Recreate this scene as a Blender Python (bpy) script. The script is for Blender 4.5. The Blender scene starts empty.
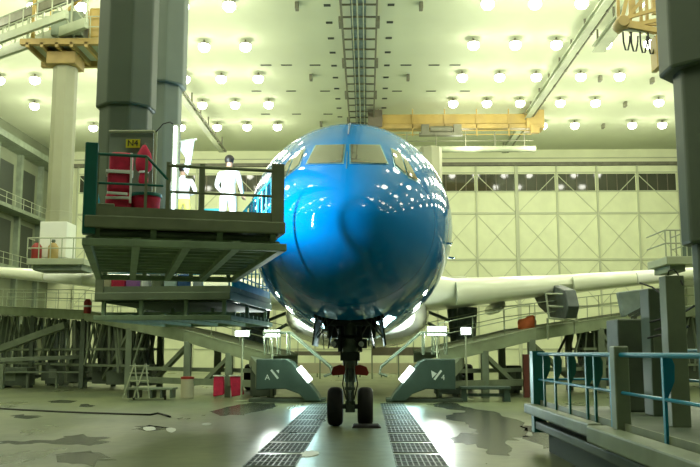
import bpy, bmesh, math, random
from mathutils import Vector, Matrix
from mathutils.bvhtree import BVHTree
random.seed(7)
R = math.radians
scene = bpy.context.scene
COL = scene.collection

# ------------------------------------------------------------------ camera
CAM = Vector((0.45, 0.0, 1.95)); F = 864.0
PITCH = math.atan(118.5 / F); YAW = math.atan(17 * math.cos(PITCH) / F)
cam_data = bpy.data.cameras.new('camera'); cam = bpy.data.objects.new('camera', cam_data)
COL.objects.link(cam); cam.location = CAM
cam.rotation_euler = (math.pi / 2 + PITCH, 0, YAW)
cam_data.lens = 36 * F / 700; cam_data.sensor_width = 36; cam_data.clip_end = 400
scene.camera = cam
CR = cam.rotation_euler.to_matrix()
def ray(px, py): return CR @ Vector(((px - 350) / F, -(py - 233.5) / F, -1))
def P(px, py, Y):
    d = ray(px, py); return CAM + d * ((Y - CAM.y) / d.y)
def G(px, py, z):
    d = ray(px, py); return CAM + d * ((z - CAM.z) / d.z)

# ------------------------------------------------------------------ materials
MATS = {}
def pbr(name, col, rough=.5, metal=0., coat=0., noise=None, bump=0., emis=None, es=0., trans=0., spec=.5, alpha=1., bumpscale=20.):
    m = bpy.data.materials.new(name); m.use_nodes = True
    nt = m.node_tree; b = nt.nodes['Principled BSDF']
    b.inputs['Base Color'].default_value = (*col, 1); b.inputs['Roughness'].default_value = rough
    b.inputs['Metallic'].default_value = metal; b.inputs['Coat Weight'].default_value = coat
    b.inputs['Coat Roughness'].default_value = .03; b.inputs['Specular IOR Level'].default_value = spec
    b.inputs['Transmission Weight'].default_value = trans; b.inputs['Alpha'].default_value = alpha
    if emis: b.inputs['Emission Color'].default_value = (*emis, 1); b.inputs['Emission Strength'].default_value = es
    if noise or bump:
        tc = nt.nodes.new('ShaderNodeTexCoord'); mp = nt.nodes.new('ShaderNodeMapping')
        n = nt.nodes.new('ShaderNodeTexNoise'); n.inputs['Detail'].default_value = 6
        nt.links.new(tc.outputs['Object'], mp.inputs[0]); nt.links.new(mp.outputs[0], n.inputs['Vector'])
        if noise:
            sc, amt = noise; n.inputs['Scale'].default_value = sc
            cr = nt.nodes.new('ShaderNodeValToRGB')
            cr.color_ramp.elements[0].position = .35; cr.color_ramp.elements[1].position = .68
            cr.color_ramp.elements[0].color = (*[c * (1 - amt) for c in col], 1)
            cr.color_ramp.elements[1].color = (*[min(1, c * (1 + amt * .6)) for c in col], 1)
            nt.links.new(n.outputs['Fac'], cr.inputs[0]); nt.links.new(cr.outputs[0], b.inputs['Base Color'])
        if bump:
            n2 = nt.nodes.new('ShaderNodeTexNoise'); n2.inputs['Scale'].default_value = bumpscale
            nt.links.new(tc.outputs['Object'], n2.inputs['Vector'])
            bp = nt.nodes.new('ShaderNodeBump'); bp.inputs['Strength'].default_value = bump
            nt.links.new(n2.outputs['Fac'], bp.inputs['Height']); nt.links.new(bp.outputs[0], b.inputs['Normal'])
    MATS[name] = m; return m
M = MATS
pbr('ceiling_paint', (.66, .71, .49), .75, noise=(.12, .07))
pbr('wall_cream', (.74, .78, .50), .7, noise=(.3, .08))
pbr('panel_cream', (.74, .79, .50), .55, noise=(.8, .06))
pbr('panel_frame', (.48, .52, .34), .55)
pbr('brace_cream', (.52, .56, .36), .55)
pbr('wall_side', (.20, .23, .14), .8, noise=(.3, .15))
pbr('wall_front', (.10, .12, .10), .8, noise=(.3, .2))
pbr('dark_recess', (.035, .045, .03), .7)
pbr('brown_frame', (.16, .14, .09), .6, noise=(1, .2))
pbr('dark_glass', (.05, .055, .035), .06, spec=.8)
pbr('truss_steel', (.17, .17, .11), .5, noise=(2, .2))
pbr('truss_blue_lit', (.20, .27, .25), .5, noise=(2, .2))  # bluish light inside the truss, put into the tray's colour
pbr('yellow_steel', (.44, .31, .08), .45, noise=(1, .12))
pbr('ochre_steel', (.42, .30, .09), .5, noise=(1, .2))
pbr('pale_steel', (.38, .42, .28), .5, noise=(1, .1))
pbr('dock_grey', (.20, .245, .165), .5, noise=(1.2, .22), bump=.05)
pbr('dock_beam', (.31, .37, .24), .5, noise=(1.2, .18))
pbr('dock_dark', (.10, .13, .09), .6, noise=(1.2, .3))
pbr('mast_green', (.10, .135, .092), .55, noise=(.5, .12))
pbr('mast_grey', (.23, .28, .23), .55, noise=(.5, .12))
pbr('mast_beige', (.34, .35, .22), .55, noise=(.5, .08))
pbr('basket_green', (.20, .235, .15), .55, noise=(2, .2), bump=.05)
pbr('basket_under_lit', (.26, .36, .24), .6, noise=(2, .2))  # lightened colour stands in for more light on the underside framing
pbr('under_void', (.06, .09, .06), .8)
pbr('teal_paint', (.01, .13, .11), .4, noise=(2, .15))
pbr('blue_paint', (.0, .22, .38), .35, noise=(2, .12))
pbr('cyan_paint', (.02, .42, .55), .35)
pbr('rubber', (.012, .012, .012), .75, noise=(6, .3))
pbr('hub_metal', (.25, .27, .25), .35, metal=.7)
pbr('gear_metal', (.17, .21, .19), .38, metal=.5, noise=(6, .3))
pbr('gear_dark', (.025, .035, .035), .5)
pbr('chrome', (.75, .78, .75), .12, metal=1)
pbr('red_fabric', (.55, .012, .06), .7, noise=(5, .25), bump=.3)
pbr('red_paint', (.30, .025, .02), .45)
pbr('rust_paint', (.13, .03, .02), .5)
pbr('pylon_dark', (.07, .09, .085), .5, noise=(2, .3))
pbr('orange_cloth', (.85, .20, .06), .7, bump=.3)
pbr('white_fabric', (.80, .82, .80), .7, bump=.2)
pbr('white_paint', (.82, .84, .74), .3, noise=(1, .04))
pbr('wing_grey', (.82, .85, .68), .3, coat=.4, noise=(.6, .05))
pbr('slat_white', (.92, .93, .88), .22, coat=.5)
pbr('fairing_white', (.82, .84, .76), .16, metal=.25, coat=.5)
pbr('pylon_grey', (.22, .27, .25), .5, noise=(2, .2))
pbr('skin_tone', (.55, .33, .22), .5)
pbr('hair_black', (.015, .012, .01), .5)
pbr('coverall_white', (.85, .87, .88), .7, bump=.25, bumpscale=9)
pbr('trouser_yellow', (.65, .60, .15), .7)
pbr('navy_cloth', (.04, .12, .32), .7)
pbr('cyan_cloth', (.05, .55, .65), .6)
pbr('sheet_plastic', (.75, .90, .90), .25, trans=.25, bump=.4, bumpscale=5)
pbr('sign_yellow', (.60, .55, .02), .5)
pbr('sign_black', (.02, .02, .02), .6)
pbr('mark_white', (.85, .9, .85), .5)
pbr('cockpit_glass', (.26, .25, .17), .05, metal=.5, coat=.6)
pbr('window_frame', (.30, .62, .72), .2, metal=.5, coat=.5)
pbr('seam_dark', (.0, .08, .28), .4)
pbr('cable_black', (.012, .014, .012), .6)
pbr('paper_white', (.85, .88, .80), .6)
pbr('grate_steel', (.13, .17, .13), .5, metal=.3, noise=(4, .3))
pbr('grate_pit', (.02, .03, .025), .8)
pbr('pod_teal', (.06, .10, .08), .45, noise=(1.5, .15))
pbr('purple_cloth', (.30, .12, .36), .7)
pbr('drum_beige', (.48, .45, .30), .6)
pbr('puddle_wet', (.025, .034, .022), .22, spec=.4)
def emit(name, col, s):
    m = bpy.data.materials.new(name); m.use_nodes = True; nt = m.node_tree
    nt.nodes.clear(); e = nt.nodes.new('ShaderNodeEmission'); o = nt.nodes.new('ShaderNodeOutputMaterial')
    e.inputs[0].default_value = (*col, 1); e.inputs[1].default_value = s
    nt.links.new(e.outputs[0], o.inputs[0]); MATS[name] = m
emit('lamp_glow', (1., 1., .84), 16); emit('tube_glow', (.85, 1., 1.), 7); emit('flood_glow', (.92, 1., .95), 8)

def floor_mat():
    m = bpy.data.materials.new('concrete_floor'); m.use_nodes = True; nt = m.node_tree
    N = nt.nodes; L = nt.links; b = N['Principled BSDF']
    tc = N.new('ShaderNodeTexCoord')
    def noise(scale, detail=6, stretch=(1, 1, 1)):
        mp = N.new('ShaderNodeMapping'); mp.inputs['Scale'].default_value = stretch
        n = N.new('ShaderNodeTexNoise'); n.inputs['Scale'].default_value = scale; n.inputs['Detail'].default_value = detail
        L.new(tc.outputs['Object'], mp.inputs[0]); L.new(mp.outputs[0], n.inputs['Vector']); return n
    n1 = noise(.22, 8); n2 = noise(3.2, 8); n3 = noise(.6, 5, (1, .3, 1))
    cr = N.new('ShaderNodeValToRGB'); e = cr.color_ramp.elements
    e[0].position = .32; e[0].color = (.12, .148, .09, 1); e[1].position = .68; e[1].color = (.235, .26, .13, 1)
    L.new(n1.outputs['Fac'], cr.inputs[0])
    cr2 = N.new('ShaderNodeValToRGB'); e = cr2.color_ramp.elements
    e[0].position = .3; e[0].color = (.72, .75, .72, 1); e[1].position = .6; e[1].color = (1, 1, 1, 1)
    L.new(n2.outputs['Fac'], cr2.inputs[0])
    mx = N.new('ShaderNodeMixRGB'); mx.blend_type = 'MULTIPLY'; mx.inputs[0].default_value = 1
    L.new(cr.outputs[0], mx.inputs[1]); L.new(cr2.outputs[0], mx.inputs[2])
    L.new(mx.outputs[0], b.inputs['Base Color']); b.inputs['Specular IOR Level'].default_value = .28
    r = N.new('ShaderNodeMapRange'); r.inputs[3].default_value = .20; r.inputs[4].default_value = .42
    L.new(n3.outputs['Fac'], r.inputs[0]); L.new(r.outputs[0], b.inputs['Roughness'])
    bp = N.new('ShaderNodeBump'); bp.inputs['Strength'].default_value = .08
    L.new(n2.outputs['Fac'], bp.inputs['Height']); L.new(bp.outputs[0], b.inputs['Normal'])
    MATS['concrete_floor'] = m
floor_mat()
def fuselage_mat():
    m = bpy.data.materials.new('aircraft_livery'); m.use_nodes = True; nt = m.node_tree
    N = nt.nodes; L = nt.links; b = N['Principled BSDF']
    g = N.new('ShaderNodeNewGeometry'); s = N.new('ShaderNodeSeparateXYZ'); L.new(g.outputs['Position'], s.inputs[0])
    # belly white rises towards the tail:  z < 2.55 + curve(Y)
    mr = N.new('ShaderNodeMapRange'); mr.inputs[1].default_value = 23.5; mr.inputs[2].default_value = 34.; mr.inputs[3].default_value = 2.3; mr.inputs[4].default_value = 5.1
    mr.interpolation_type = 'SMOOTHERSTEP'
    L.new(s.outputs['Y'], mr.inputs[0])
    lt = N.new('ShaderNodeMath'); lt.operation = 'LESS_THAN'; L.new(s.outputs['Z'], lt.inputs[0]); L.new(mr.outputs[0], lt.inputs[1])
    mx = N.new('ShaderNodeMixRGB'); L.new(lt.outputs[0], mx.inputs[0])
    mx.inputs[1].default_value = (.0, .22, .66, 1); mx.inputs[2].default_value = (.70, .74, .66, 1)
    L.new(mx.outputs[0], b.inputs['Base Color'])
    b.inputs['Roughness'].default_value = .5; b.inputs['Specular IOR Level'].default_value = 0.0; b.inputs['Coat Weight'].default_value = .8; b.inputs['Coat Roughness'].default_value = .03
    b.inputs['Metallic'].default_value = .0
    b.inputs['Coat IOR'].default_value = 1.5
    MATS['aircraft_livery'] = m
fuselage_mat()

# ------------------------------------------------------------------ mesh builder
class MB:
    def __init__(s): s.v = []; s.f = []
    def add(s, vs, fs):
        o = len(s.v); s.v += [Vector(v) for v in vs]; s.f += [tuple(i + o for i in f) for f in fs]; return s
    def box(s, a, b):
        x0, y0, z0 = a; x1, y1, z1 = b
        return s.add([(x0,y0,z0),(x1,y0,z0),(x1,y1,z0),(x0,y1,z0),(x0,y0,z1),(x1,y0,z1),(x1,y1,z1),(x0,y1,z1)],
                     [(0,3,2,1),(4,5,6,7),(0,1,5,4),(1,2,6,5),(2,3,7,6),(3,0,4,7)])
    def hexa(s, b4, t4): # two quads
        return s.add(list(b4) + list(t4), [(0,3,2,1),(4,5,6,7),(0,1,5,4),(1,2,6,5),(2,3,7,6),(3,0,4,7)])
    def bar(s, p, q, w=.1, h=None, up=(0, 0, 1)):
        p = Vector(p); q = Vector(q); h = h or w; d = (q - p).normalized(); up = Vector(up)
        if abs(d.dot(up)) > .98: up = Vector((0, 1, 0))
        a = d.cross(up).normalized(); c = a.cross(d).normalized(); a = a * w / 2; c = c * h / 2
        return s.hexa([p - a - c, p + a - c, p + a + c, p - a + c], [q - a - c, q + a - c, q + a + c, q - a + c])
    def tube(s, p, q, r=.03, r2=None, n=8, cap=True):
        p = Vector(p); q = Vector(q); r2 = r if r2 is None else r2; d = (q - p).normalized()
        a = d.orthogonal().normalized(); b = d.cross(a)
        vs = []
        for c, rr in ((p, r), (q, r2)):
            for i in range(n):
                t = 2 * math.pi * i / n; vs.append(c + a * math.cos(t) * rr + b * math.sin(t) * rr)
        fs = [(i, (i + 1) % n, n + (i + 1) % n, n + i) for i in range(n)]
        if cap: fs += [tuple(range(n - 1, -1, -1)), tuple(range(n, 2 * n))]
        return s.add(vs, fs)
    def path(s, pts, r=.03, n=8):
        pts = [Vector(p) for p in pts]; vs = []; fs = []; prev = None
        for k, p in enumerate(pts):
            d = (pts[min(k + 1, len(pts) - 1)] - pts[max(k - 1, 0)]).normalized()
            a = d.orthogonal().normalized() if prev is None else (prev - d * prev.dot(d)).normalized()
            prev = a; b = d.cross(a)
            for i in range(n):
                t = 2 * math.pi * i / n; vs.append(p + a * math.cos(t) * r + b * math.sin(t) * r)
        for k in range(len(pts) - 1):
            for i in range(n): fs.append((k*n+i, k*n+(i+1)%n, (k+1)*n+(i+1)%n, (k+1)*n+i))
        fs += [tuple(range(n - 1, -1, -1)), tuple((len(pts)-1)*n + i for i in range(n))]
        return s.add(vs, fs)
    def lathe(s, c, prof, n=24, axis=(0, 0, 1)):
        c = Vector(c); ax = Vector(axis).normalized(); a = ax.orthogonal().normalized(); b = ax.cross(a); vs = []; fs = []
        for r, h in prof:
            for i in range(n):
                t = 2 * math.pi * i / n; vs.append(c + ax * h + a * math.cos(t) * r + b * math.sin(t) * r)
        for k in range(len(prof) - 1):
            for i in range(n): fs.append((k*n+i, k*n+(i+1)%n, (k+1)*n+(i+1)%n, (k+1)*n+i))
        fs += [tuple(range(n - 1, -1, -1)), tuple((len(prof)-1)*n + i for i in range(n))]
        return s.add(vs, fs)
    def prism(s, pts, d):
        d = Vector(d); pts = [Vector(p) for p in pts]; n = len(pts)
        return s.add(pts + [p + d for p in pts], [tuple(range(n - 1, -1, -1)), tuple(range(n, 2*n))] + [(i, (i+1)%n, n+(i+1)%n, n+i) for i in range(n)])
    def build(s, name, mat, parent=None, smooth=False, bevel=0, origin=None):
        if parent is None:
            if origin is None:
                xs = [v.x for v in s.v]; ys = [v.y for v in s.v]
                origin = Vector(((min(xs)+max(xs))/2, (min(ys)+max(ys))/2, min(v.z for v in s.v)))
        else:
            origin = Vector((0, 0, 0)); p = parent
            while p: origin = origin + p.location; p = p.parent
        me = bpy.data.meshes.new(name); me.from_pydata([v - origin for v in s.v], [], s.f); me.update()
        bm = bmesh.new(); bm.from_mesh(me); bmesh.ops.recalc_face_normals(bm, faces=bm.faces)
        bm.to_mesh(me); bm.free()
        me.materials.append(M[mat] if isinstance(mat, str) else mat)
        if smooth:
            for p in me.polygons: p.use_smooth = True
        o = bpy.data.objects.new(name, me); COL.objects.link(o)
        if parent: o.parent = parent
        else: o.location = origin
        if bevel:
            bv = o.modifiers.new('bevel', 'BEVEL'); bv.width = bevel; bv.segments = 2; bv.limit_method = 'ANGLE'
        if smooth == 'auto':
            try: me.set_sharp_from_angle(angle=R(40))
            except Exception: pass
        return o
def empty(name, loc, label, cat, group=None):
    o = bpy.data.objects.new(name, None); COL.objects.link(o); o.location = loc; o.empty_display_size = .2
    return tag(o, label, cat, group)
def tag(o, label=None, cat=None, group=None, kind=None):
    if label: o['label'] = label
    if cat: o['category'] = cat
    if group: o['group'] = group
    if kind: o['kind'] = kind
    return o
def struct(mb, name, mat, label=None, cat=None, **k):
    o = mb.build(name, mat, **k); return tag(o, label, cat, None, 'structure')
def copy_tree(o, parent=None):
    c = o.copy(); COL.objects.link(c); c.parent = parent
    for ch in list(o.children): copy_tree(ch, c)
    return c
bpy.context.view_layer.update()

# ================================================================== SETTING
CZ = 24.0; BY = 93.0; LX, RX = -34.3, 34.5; FY = -22.0
struct(MB().box((LX - .5, FY, -.4), (RX + .5, BY + .5, 0)), 'floor', 'concrete_floor', 'olive grey worn concrete hangar floor', 'floor')
struct(MB().box((LX - .5, FY, CZ), (RX + .5, BY + .5, CZ + .4)), 'ceiling', 'ceiling_paint', 'high flat pale yellow green hangar ceiling', 'ceiling')
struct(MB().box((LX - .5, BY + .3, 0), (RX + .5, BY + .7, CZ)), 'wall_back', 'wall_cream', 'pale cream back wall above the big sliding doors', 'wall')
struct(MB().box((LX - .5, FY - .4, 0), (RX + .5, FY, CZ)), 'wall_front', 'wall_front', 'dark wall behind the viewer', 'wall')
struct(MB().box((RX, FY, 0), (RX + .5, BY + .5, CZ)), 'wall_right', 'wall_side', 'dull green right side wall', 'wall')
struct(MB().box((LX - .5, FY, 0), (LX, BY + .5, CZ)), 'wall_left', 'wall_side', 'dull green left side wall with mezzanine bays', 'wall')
# left wall mezzanines
m = MB()
for z in (4.6, 9.6, 15.2): m.box((LX, 58, z), (LX + 1.6, BY, z + .35))
for y in (60, 66, 72, 78, 83.5, 89): m.box((LX, y, 0), (LX + .5, y + .5, 21.6))
m.box((LX, 58, 21.4), (LX + 1.8, BY, 22.0))
struct(m, 'trim_1', 'dock_grey', 'mezzanine floor edges and columns along the left wall', 'mezzanine')
m = MB()
for z in (4.95, 9.95, 15.55):
    for h in (.55, 1.1): m.tube((LX + 1.5, 58, z + h), (LX + 1.5, BY, z + h), .03, n=6)
    for y in range(58, 93, 2): m.tube((LX + 1.5, y, z), (LX + 1.5, y, z + 1.1), .03, n=6)
struct(m, 'trim_2', 'pale_steel', 'thin guard rails on the left wall mezzanines', 'railing')
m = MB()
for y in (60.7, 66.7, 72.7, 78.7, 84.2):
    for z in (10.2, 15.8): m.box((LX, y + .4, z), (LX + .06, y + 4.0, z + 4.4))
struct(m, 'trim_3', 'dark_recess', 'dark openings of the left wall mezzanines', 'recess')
# back wall: header, sliding doors with window bands
struct(MB().box((LX, BY - .25, 22.15), (RX, BY + .3, 22.5)), 'trim_4', 'truss_steel', 'long dark rail over the back sliding doors', 'rail')
struct(MB().box((LX, BY + .1, 23.0), (RX, BY + .3, 23.08)), 'trim_5', 'panel_frame', 'thin line along the top of the back wall', 'rail')
edges = []
x = .45 + (518.6 - 367) * BY / F
W = 40.6 * BY / F
k = -12
while x + k * W < LX: k += 1
xs = [x + i * W for i in range(k, 12) if x + i * W < RX]
for i, (xa, xb) in enumerate(zip(xs[:-1], xs[1:])):
    bm_ = MB().box((xa + .06, BY - .02, 0), (xb - .06, BY + .28, 22.1))
    d = struct(bm_, 'door_%d' % (i + 1), 'panel_cream')
    side = 'left' if (xa + xb) / 2 < 0 else 'right'
    tag(d, 'cream hangar door leaf, %s from the left' % ['first','second','third','fourth','fifth','sixth','seventh','eighth','ninth','tenth','eleventh','twelfth','thirteenth','fourteenth','fifteenth','sixteenth'][i], 'door')
    fr = MB()
    tw = .36 if abs(xa - (.45 + (518.6 - 367) * BY / F)) < .1 or abs(xa + (.45 + (518.6 - 367) * BY / F) - 4.37) < 3 else .16
    fr.box((xa - tw/2, BY - .22, 0), (xa + tw/2, BY - .02, 22.1))
    for z in (2.2, 6.8, 11.7, 16.75, 19.2, 21.3): fr.box((xa, BY - .12, z), (xb, BY - .02, z + (.22 if z in (11.7, 16.75) else .12)))
    fr.build('door_frame', 'panel_frame', d)
    br = MB()
    for (z0, z1) in ((11.9, 16.75), (6.9, 11.7)):
        br.bar((xa, BY - .05, z0), (xb, BY - .05, z1), .07); br.bar((xa, BY - .05, z1), (xb, BY - .05, z0), .07)
    if i % 2 == 0: br.bar((xa, BY - .07, 21.2), (xb, BY - .07, 16.8), .08)
    else: br.bar((xa, BY - .07, 16.8), (xb, BY - .07, 21.2), .08)
    br.build('door_brace', 'brace_cream', d)
    gl = MB().box((xa + .2, BY - .06, 19.35), (xb - .2, BY - .02, 21.2)).build('window_pane', 'dark_glass', d)
    mu = MB()
    for j in range(1, 4): mu.box((xa + j * W / 4 - .04, BY - .1, 19.35), (xa + j * W / 4 + .04, BY - .06, 21.2))
    mu.build('window_bar', 'brown_frame', gl)

# ceiling lamps
ORD = ['first','second','third','fourth','fifth','sixth','seventh','eighth','ninth','tenth','eleventh','twelfth']
lamp0 = empty('ceiling_lamp', (0, 0, CZ - .5), 'x', 'ceiling lamp', 'round ceiling lamps in rows')
o = Vector(lamp0.location)
MB().lathe(o, [(.07, .5), (.07, .34), (.16, .31), (.43, .22), (.45, .16), (.43, .15)], 16).build('housing', 'truss_steel', lamp0, smooth='auto')
MB().lathe(o, [(.06, -.36), (.26, -.30), (.39, -.14), (.41, .02), (.38, .14), (.2, .15)], 16).build('bulb', 'lamp_glow', lamp0, smooth=True)
rows = [81.2, 73.6, 66.3, 59, 51.7, 44.3, 37, 29.6, 22.2, 14.8, 7.4]
cols = [8.1, 11.05, 13.95, 17.45, 20.5, 26.0, 28.85]
first = True
pl = bpy.data.lights.new('hall_lamp', 'POINT'); pl.energy = 440; pl.color = (.98, 1., .78); pl.shadow_soft_size = .8
for ri, ry in enumerate(rows):
    for side, sg in (('left', -1), ('right', 1)):
        for ci, cx in enumerate(cols):
            if ri > 5 and (ci % 2 == 1): continue
            o = lamp0 if first else copy_tree(lamp0); first = False
            o.location = (sg * cx - .05, ry, CZ - .5)
            o['label'] = 'glowing round ceiling lamp, %s row from the back, %s %s of the centre truss' % (ORD[ri], ORD[ci], side)
            if ci % 2 == 0 or ri > 5:
                l = bpy.data.objects.new('hall_lamp_light', pl); COL.objects.link(l)
                l.location = (o.location.x + (sg * 1.45 if ci < 6 and ri <= 5 else 0), ry, CZ - 4.2)
# square vents beside the truss
v0 = MB().box((-.22, -.18, CZ - .03), (.22, .18, CZ + .0)).build('ceiling_vent', 'dark_recess', bevel=.01)
tag(v0, 'x', 'ceiling vent', 'small square ceiling vents')
for i in range(10):
    for sg, sd in ((-1, 'left'), (1, 'right')):
        c = v0 if (i == 0 and sg < 0) else v0.copy()
        if c is not v0: COL.objects.link(c)
        c.location = (sg * 2.05, 52.9 + 2.95 * i, CZ - .03)
        c['label'] = 'small dark square ceiling vent, %s towards the back, %s of the truss' % (ORD[i], sd)
# narrow slots
s0 = MB().box((-.42, -.12, CZ - .03), (.42, .12, CZ)).build('ceiling_slot', 'dark_recess', bevel=.01)
tag(s0, 'x', 'ceiling slot', 'narrow dark ceiling slots'); first = True
for rj, (yy, xs_) in enumerate([(65, (266, 286.5, 315, 406, 434, 455)), (91, (256.5, 291, 325, 397, 431, 465)), (114, (265.5, 296.5, 328))]):
    for j, px in enumerate(xs_):
        c = s0 if first else s0.copy()
        if not first: COL.objects.link(c)
        first = False
        p = G(px, yy, CZ); c.location = (p.x, p.y, CZ - .03)
        c['label'] = 'narrow dark ceiling slot, %s from left in the %s row' % (ORD[j], ['front', 'middle', 'rear'][rj])
d0 = MB().box((-.12, -.3, CZ - .45), (.12, .3, CZ)).build('ceiling_detector', 'truss_steel', bevel=.03); first = True
for j, (px, py, w) in enumerate([(297, 3, 'left of the truss top'), (421, 3, 'right of the truss top'), (311, 75, 'left of the truss, mid ceiling'), (408, 75, 'right of the truss, mid ceiling'), (321, 122, 'left of the cockpit roof'), (600, 76, 'near the right slanting rail'), (625, 102, 'right part of the ceiling, front one'), (603, 124, 'right part of the ceiling, rear one'), (652, 78, 'beside the right mast')]):
    c = d0 if first else d0.copy()
    if not first: COL.objects.link(c)
    first = False
    p = G(px, py, CZ); c.location = (p.x, p.y, CZ - .45)
    tag(c, 'small dark ceiling detector ' + w, 'detector', 'small ceiling detectors')

# central truss under the ceiling
t = empty('ceiling_truss', (0, 60, 23.3), 'long dark steel ladder truss running down the middle of the ceiling', 'truss')
for sg in (-1, 1):
    MB().bar((sg * 1.12, 2, 23.15), (sg * 1.12, 92.5, 23.15), .12, .26).bar((sg * 1.12, 2, 23.62), (sg * 1.12, 92.5, 23.62), .10, .12).build('side_rail', 'truss_steel', t)
    for y in range(4, 92, 3): MB().box((sg * 1.12 - .04, y, 23.2), (sg * 1.12 + .04, y + .08, CZ)).build('hanger', 'truss_steel', t)
    for y in range(5, 92, 8): MB().box((sg * 1.24 - .09, y, 22.95), (sg * 1.24 + .09, y + 1.3, 23.3)).build('bracket', 'truss_steel', t)
for y in range(3, 92, 2): MB().box((-1.1, y, 23.2), (1.1, y + .12, 23.3)).build('cross_bar', 'truss_steel', t)
MB().box((-.55, 2, 23.32), (.45, 92.5, 23.5)).build('cable_tray', 'truss_blue_lit', t)
m = MB().tube((-.1, 2, 23.15), (-.1, 92.5, 23.15), .05)
m.tube((.28, 2, 23.1), (.28, 92.5, 23.1), .035); m.tube((-.42, 2, 23.1), (-.42, 92.5, 23.1), .03); m.build('pipe', 'pale_steel', t)
# side monorails
def monorail(name, pts, label, w=.5, zz=None):
    a, b = pts; m = MB(); r = empty(name, ((a[0]+b[0])/2, (a[1]+b[1])/2, a[2]), label, 'crane rail')
    m.bar(a, b, w * .3, .42); m.bar((a[0], a[1], a[2] - .2), (b[0], b[1], b[2] - .2), w, .07); m.bar((a[0], a[1], a[2] + .2), (b[0], b[1], b[2] + .2), w, .07)
    m.build('girder', 'pale_steel', r)
    MB().bar((a[0] + .45, a[1], a[2] - .1), (b[0] + .45, b[1], b[2] - .1), .08, .12).build('power_rail', 'truss_steel', r)
    n = int((Vector(b) - Vector(a)).length / 3.75)
    for i in range(n + 1):
        h = MB(); p = Vector(a).lerp(Vector(b), i / n); h.box((p.x - .06, p.y - .06, p.z + .2), (p.x + .06, p.y + .06, CZ)); h.box((p.x + .1, p.y - .04, p.z - .2), (p.x + .5, p.y + .04, p.z))
        h.build('hanger', 'truss_steel', r)
    return r
monorail('crane_rail', ((15.05, 2, 23.1), (15.05, 90, 23.1)), 'long crane rail slanting down the right half of the ceiling')
monorail('crane_rail', ((-14.5, 2, 22.6), (-14.5, 87, 22.6)), 'crane rail hung from ceiling behind the left grey masts')
monorail('crane_rail', ((16.4, 2, 22.6), (16.4, 57.5, 22.6)), 'short crane rail ending above the right yellow crane carriage', .8)
# yellow bridge crane
YC = 77.0
c = empty('bridge_crane', (8.4, YC, 21), 'yellow bridge crane girder spanning between centre truss and right rail', 'crane')
MB().box((1.2, YC - .4, 21.75), (15.4, YC + .4, 22.65)).build('girder', 'yellow_steel', c, bevel=.02)
MB().box((1.2, YC - .55, 21.3), (15.4, YC + .5, 21.7)).build('lower_girder', 'ochre_steel', c, bevel=.02)
MB().box((.6, YC - .8, 21.4), (1.9, YC + .8, 23.0)).build('end_carriage', 'brown_frame', c, bevel=.03)
e = MB().box((14.9, YC - .9, 21.2), (16.5, YC + .9, 22.9)); e.box((15.2, YC - 1.1, 20.7), (16.0, YC - .6, 21.4)); e.build('end_carriage', 'ochre_steel', c, bevel=.03)
e = MB()
for x in (1.5, 4.6, 7.5, 10.4, 13.3): e.box((x, YC - .55, 20.6), (x + .1, YC - .42, 23.1))
e.tube((1.2, YC - .55, 21.05), (15.4, YC - .55, 21.05), .04); e.tube((1.2, YC - .55, 20.7), (15.4, YC - .55, 20.7), .04)
e.build('walkway_rail', 'yellow_steel', c)
e = MB().box((5.2, YC - 1.2, 20.5), (9.1, YC - .6, 20.75)); e.box((5.4, YC - 1.2, 20.75), (6.1, YC - .6, 21.5)); e.box((8.3, YC - 1.2, 20.75), (9.0, YC - .6, 21.5)); e.tube((6.2, YC - .9, 21.1), (8.2, YC - .9, 21.1), .3, n=12)
e.build('hoist', 'truss_steel', c)
c.location.z += .75
c = empty('service_girder', (8.4, 75, 19.6), 'grey pipe girder hanging below the yellow bridge crane', 'girder')
MB().tube((1.0, 75, 19.75), (15.4, 75, 19.75), .28, n=12).build('pipe', 'pale_steel', c, smooth='auto')
e = MB()
for x in (1.4, 4, 6.6, 9.2, 11.8, 14.4): e.box((x, 74.95, 19.9), (x + .08, 75.05, 21.3))
e.bar((1, 75, 20.5), (15.2, 75, 20.5), .06); e.build('hanger', 'truss_steel', c)
MB().box((3.2, 74.3, 18.5), (5.0, 75.6, 19.5)).build('hoist_box', 'dock_dark', c, bevel=.05)
c = MB()
c.lathe((6.0, 73, 6.0), [(.78, 0), (.78, 6.2), (.95, 6.3), (.95, 13.4)], 8, (0, 0, 1)); c = c.build('hanging_mast', 'mast_beige')
tag(c, 'beige hanging mast behind the right shoulder of the aircraft', 'mast')

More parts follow.
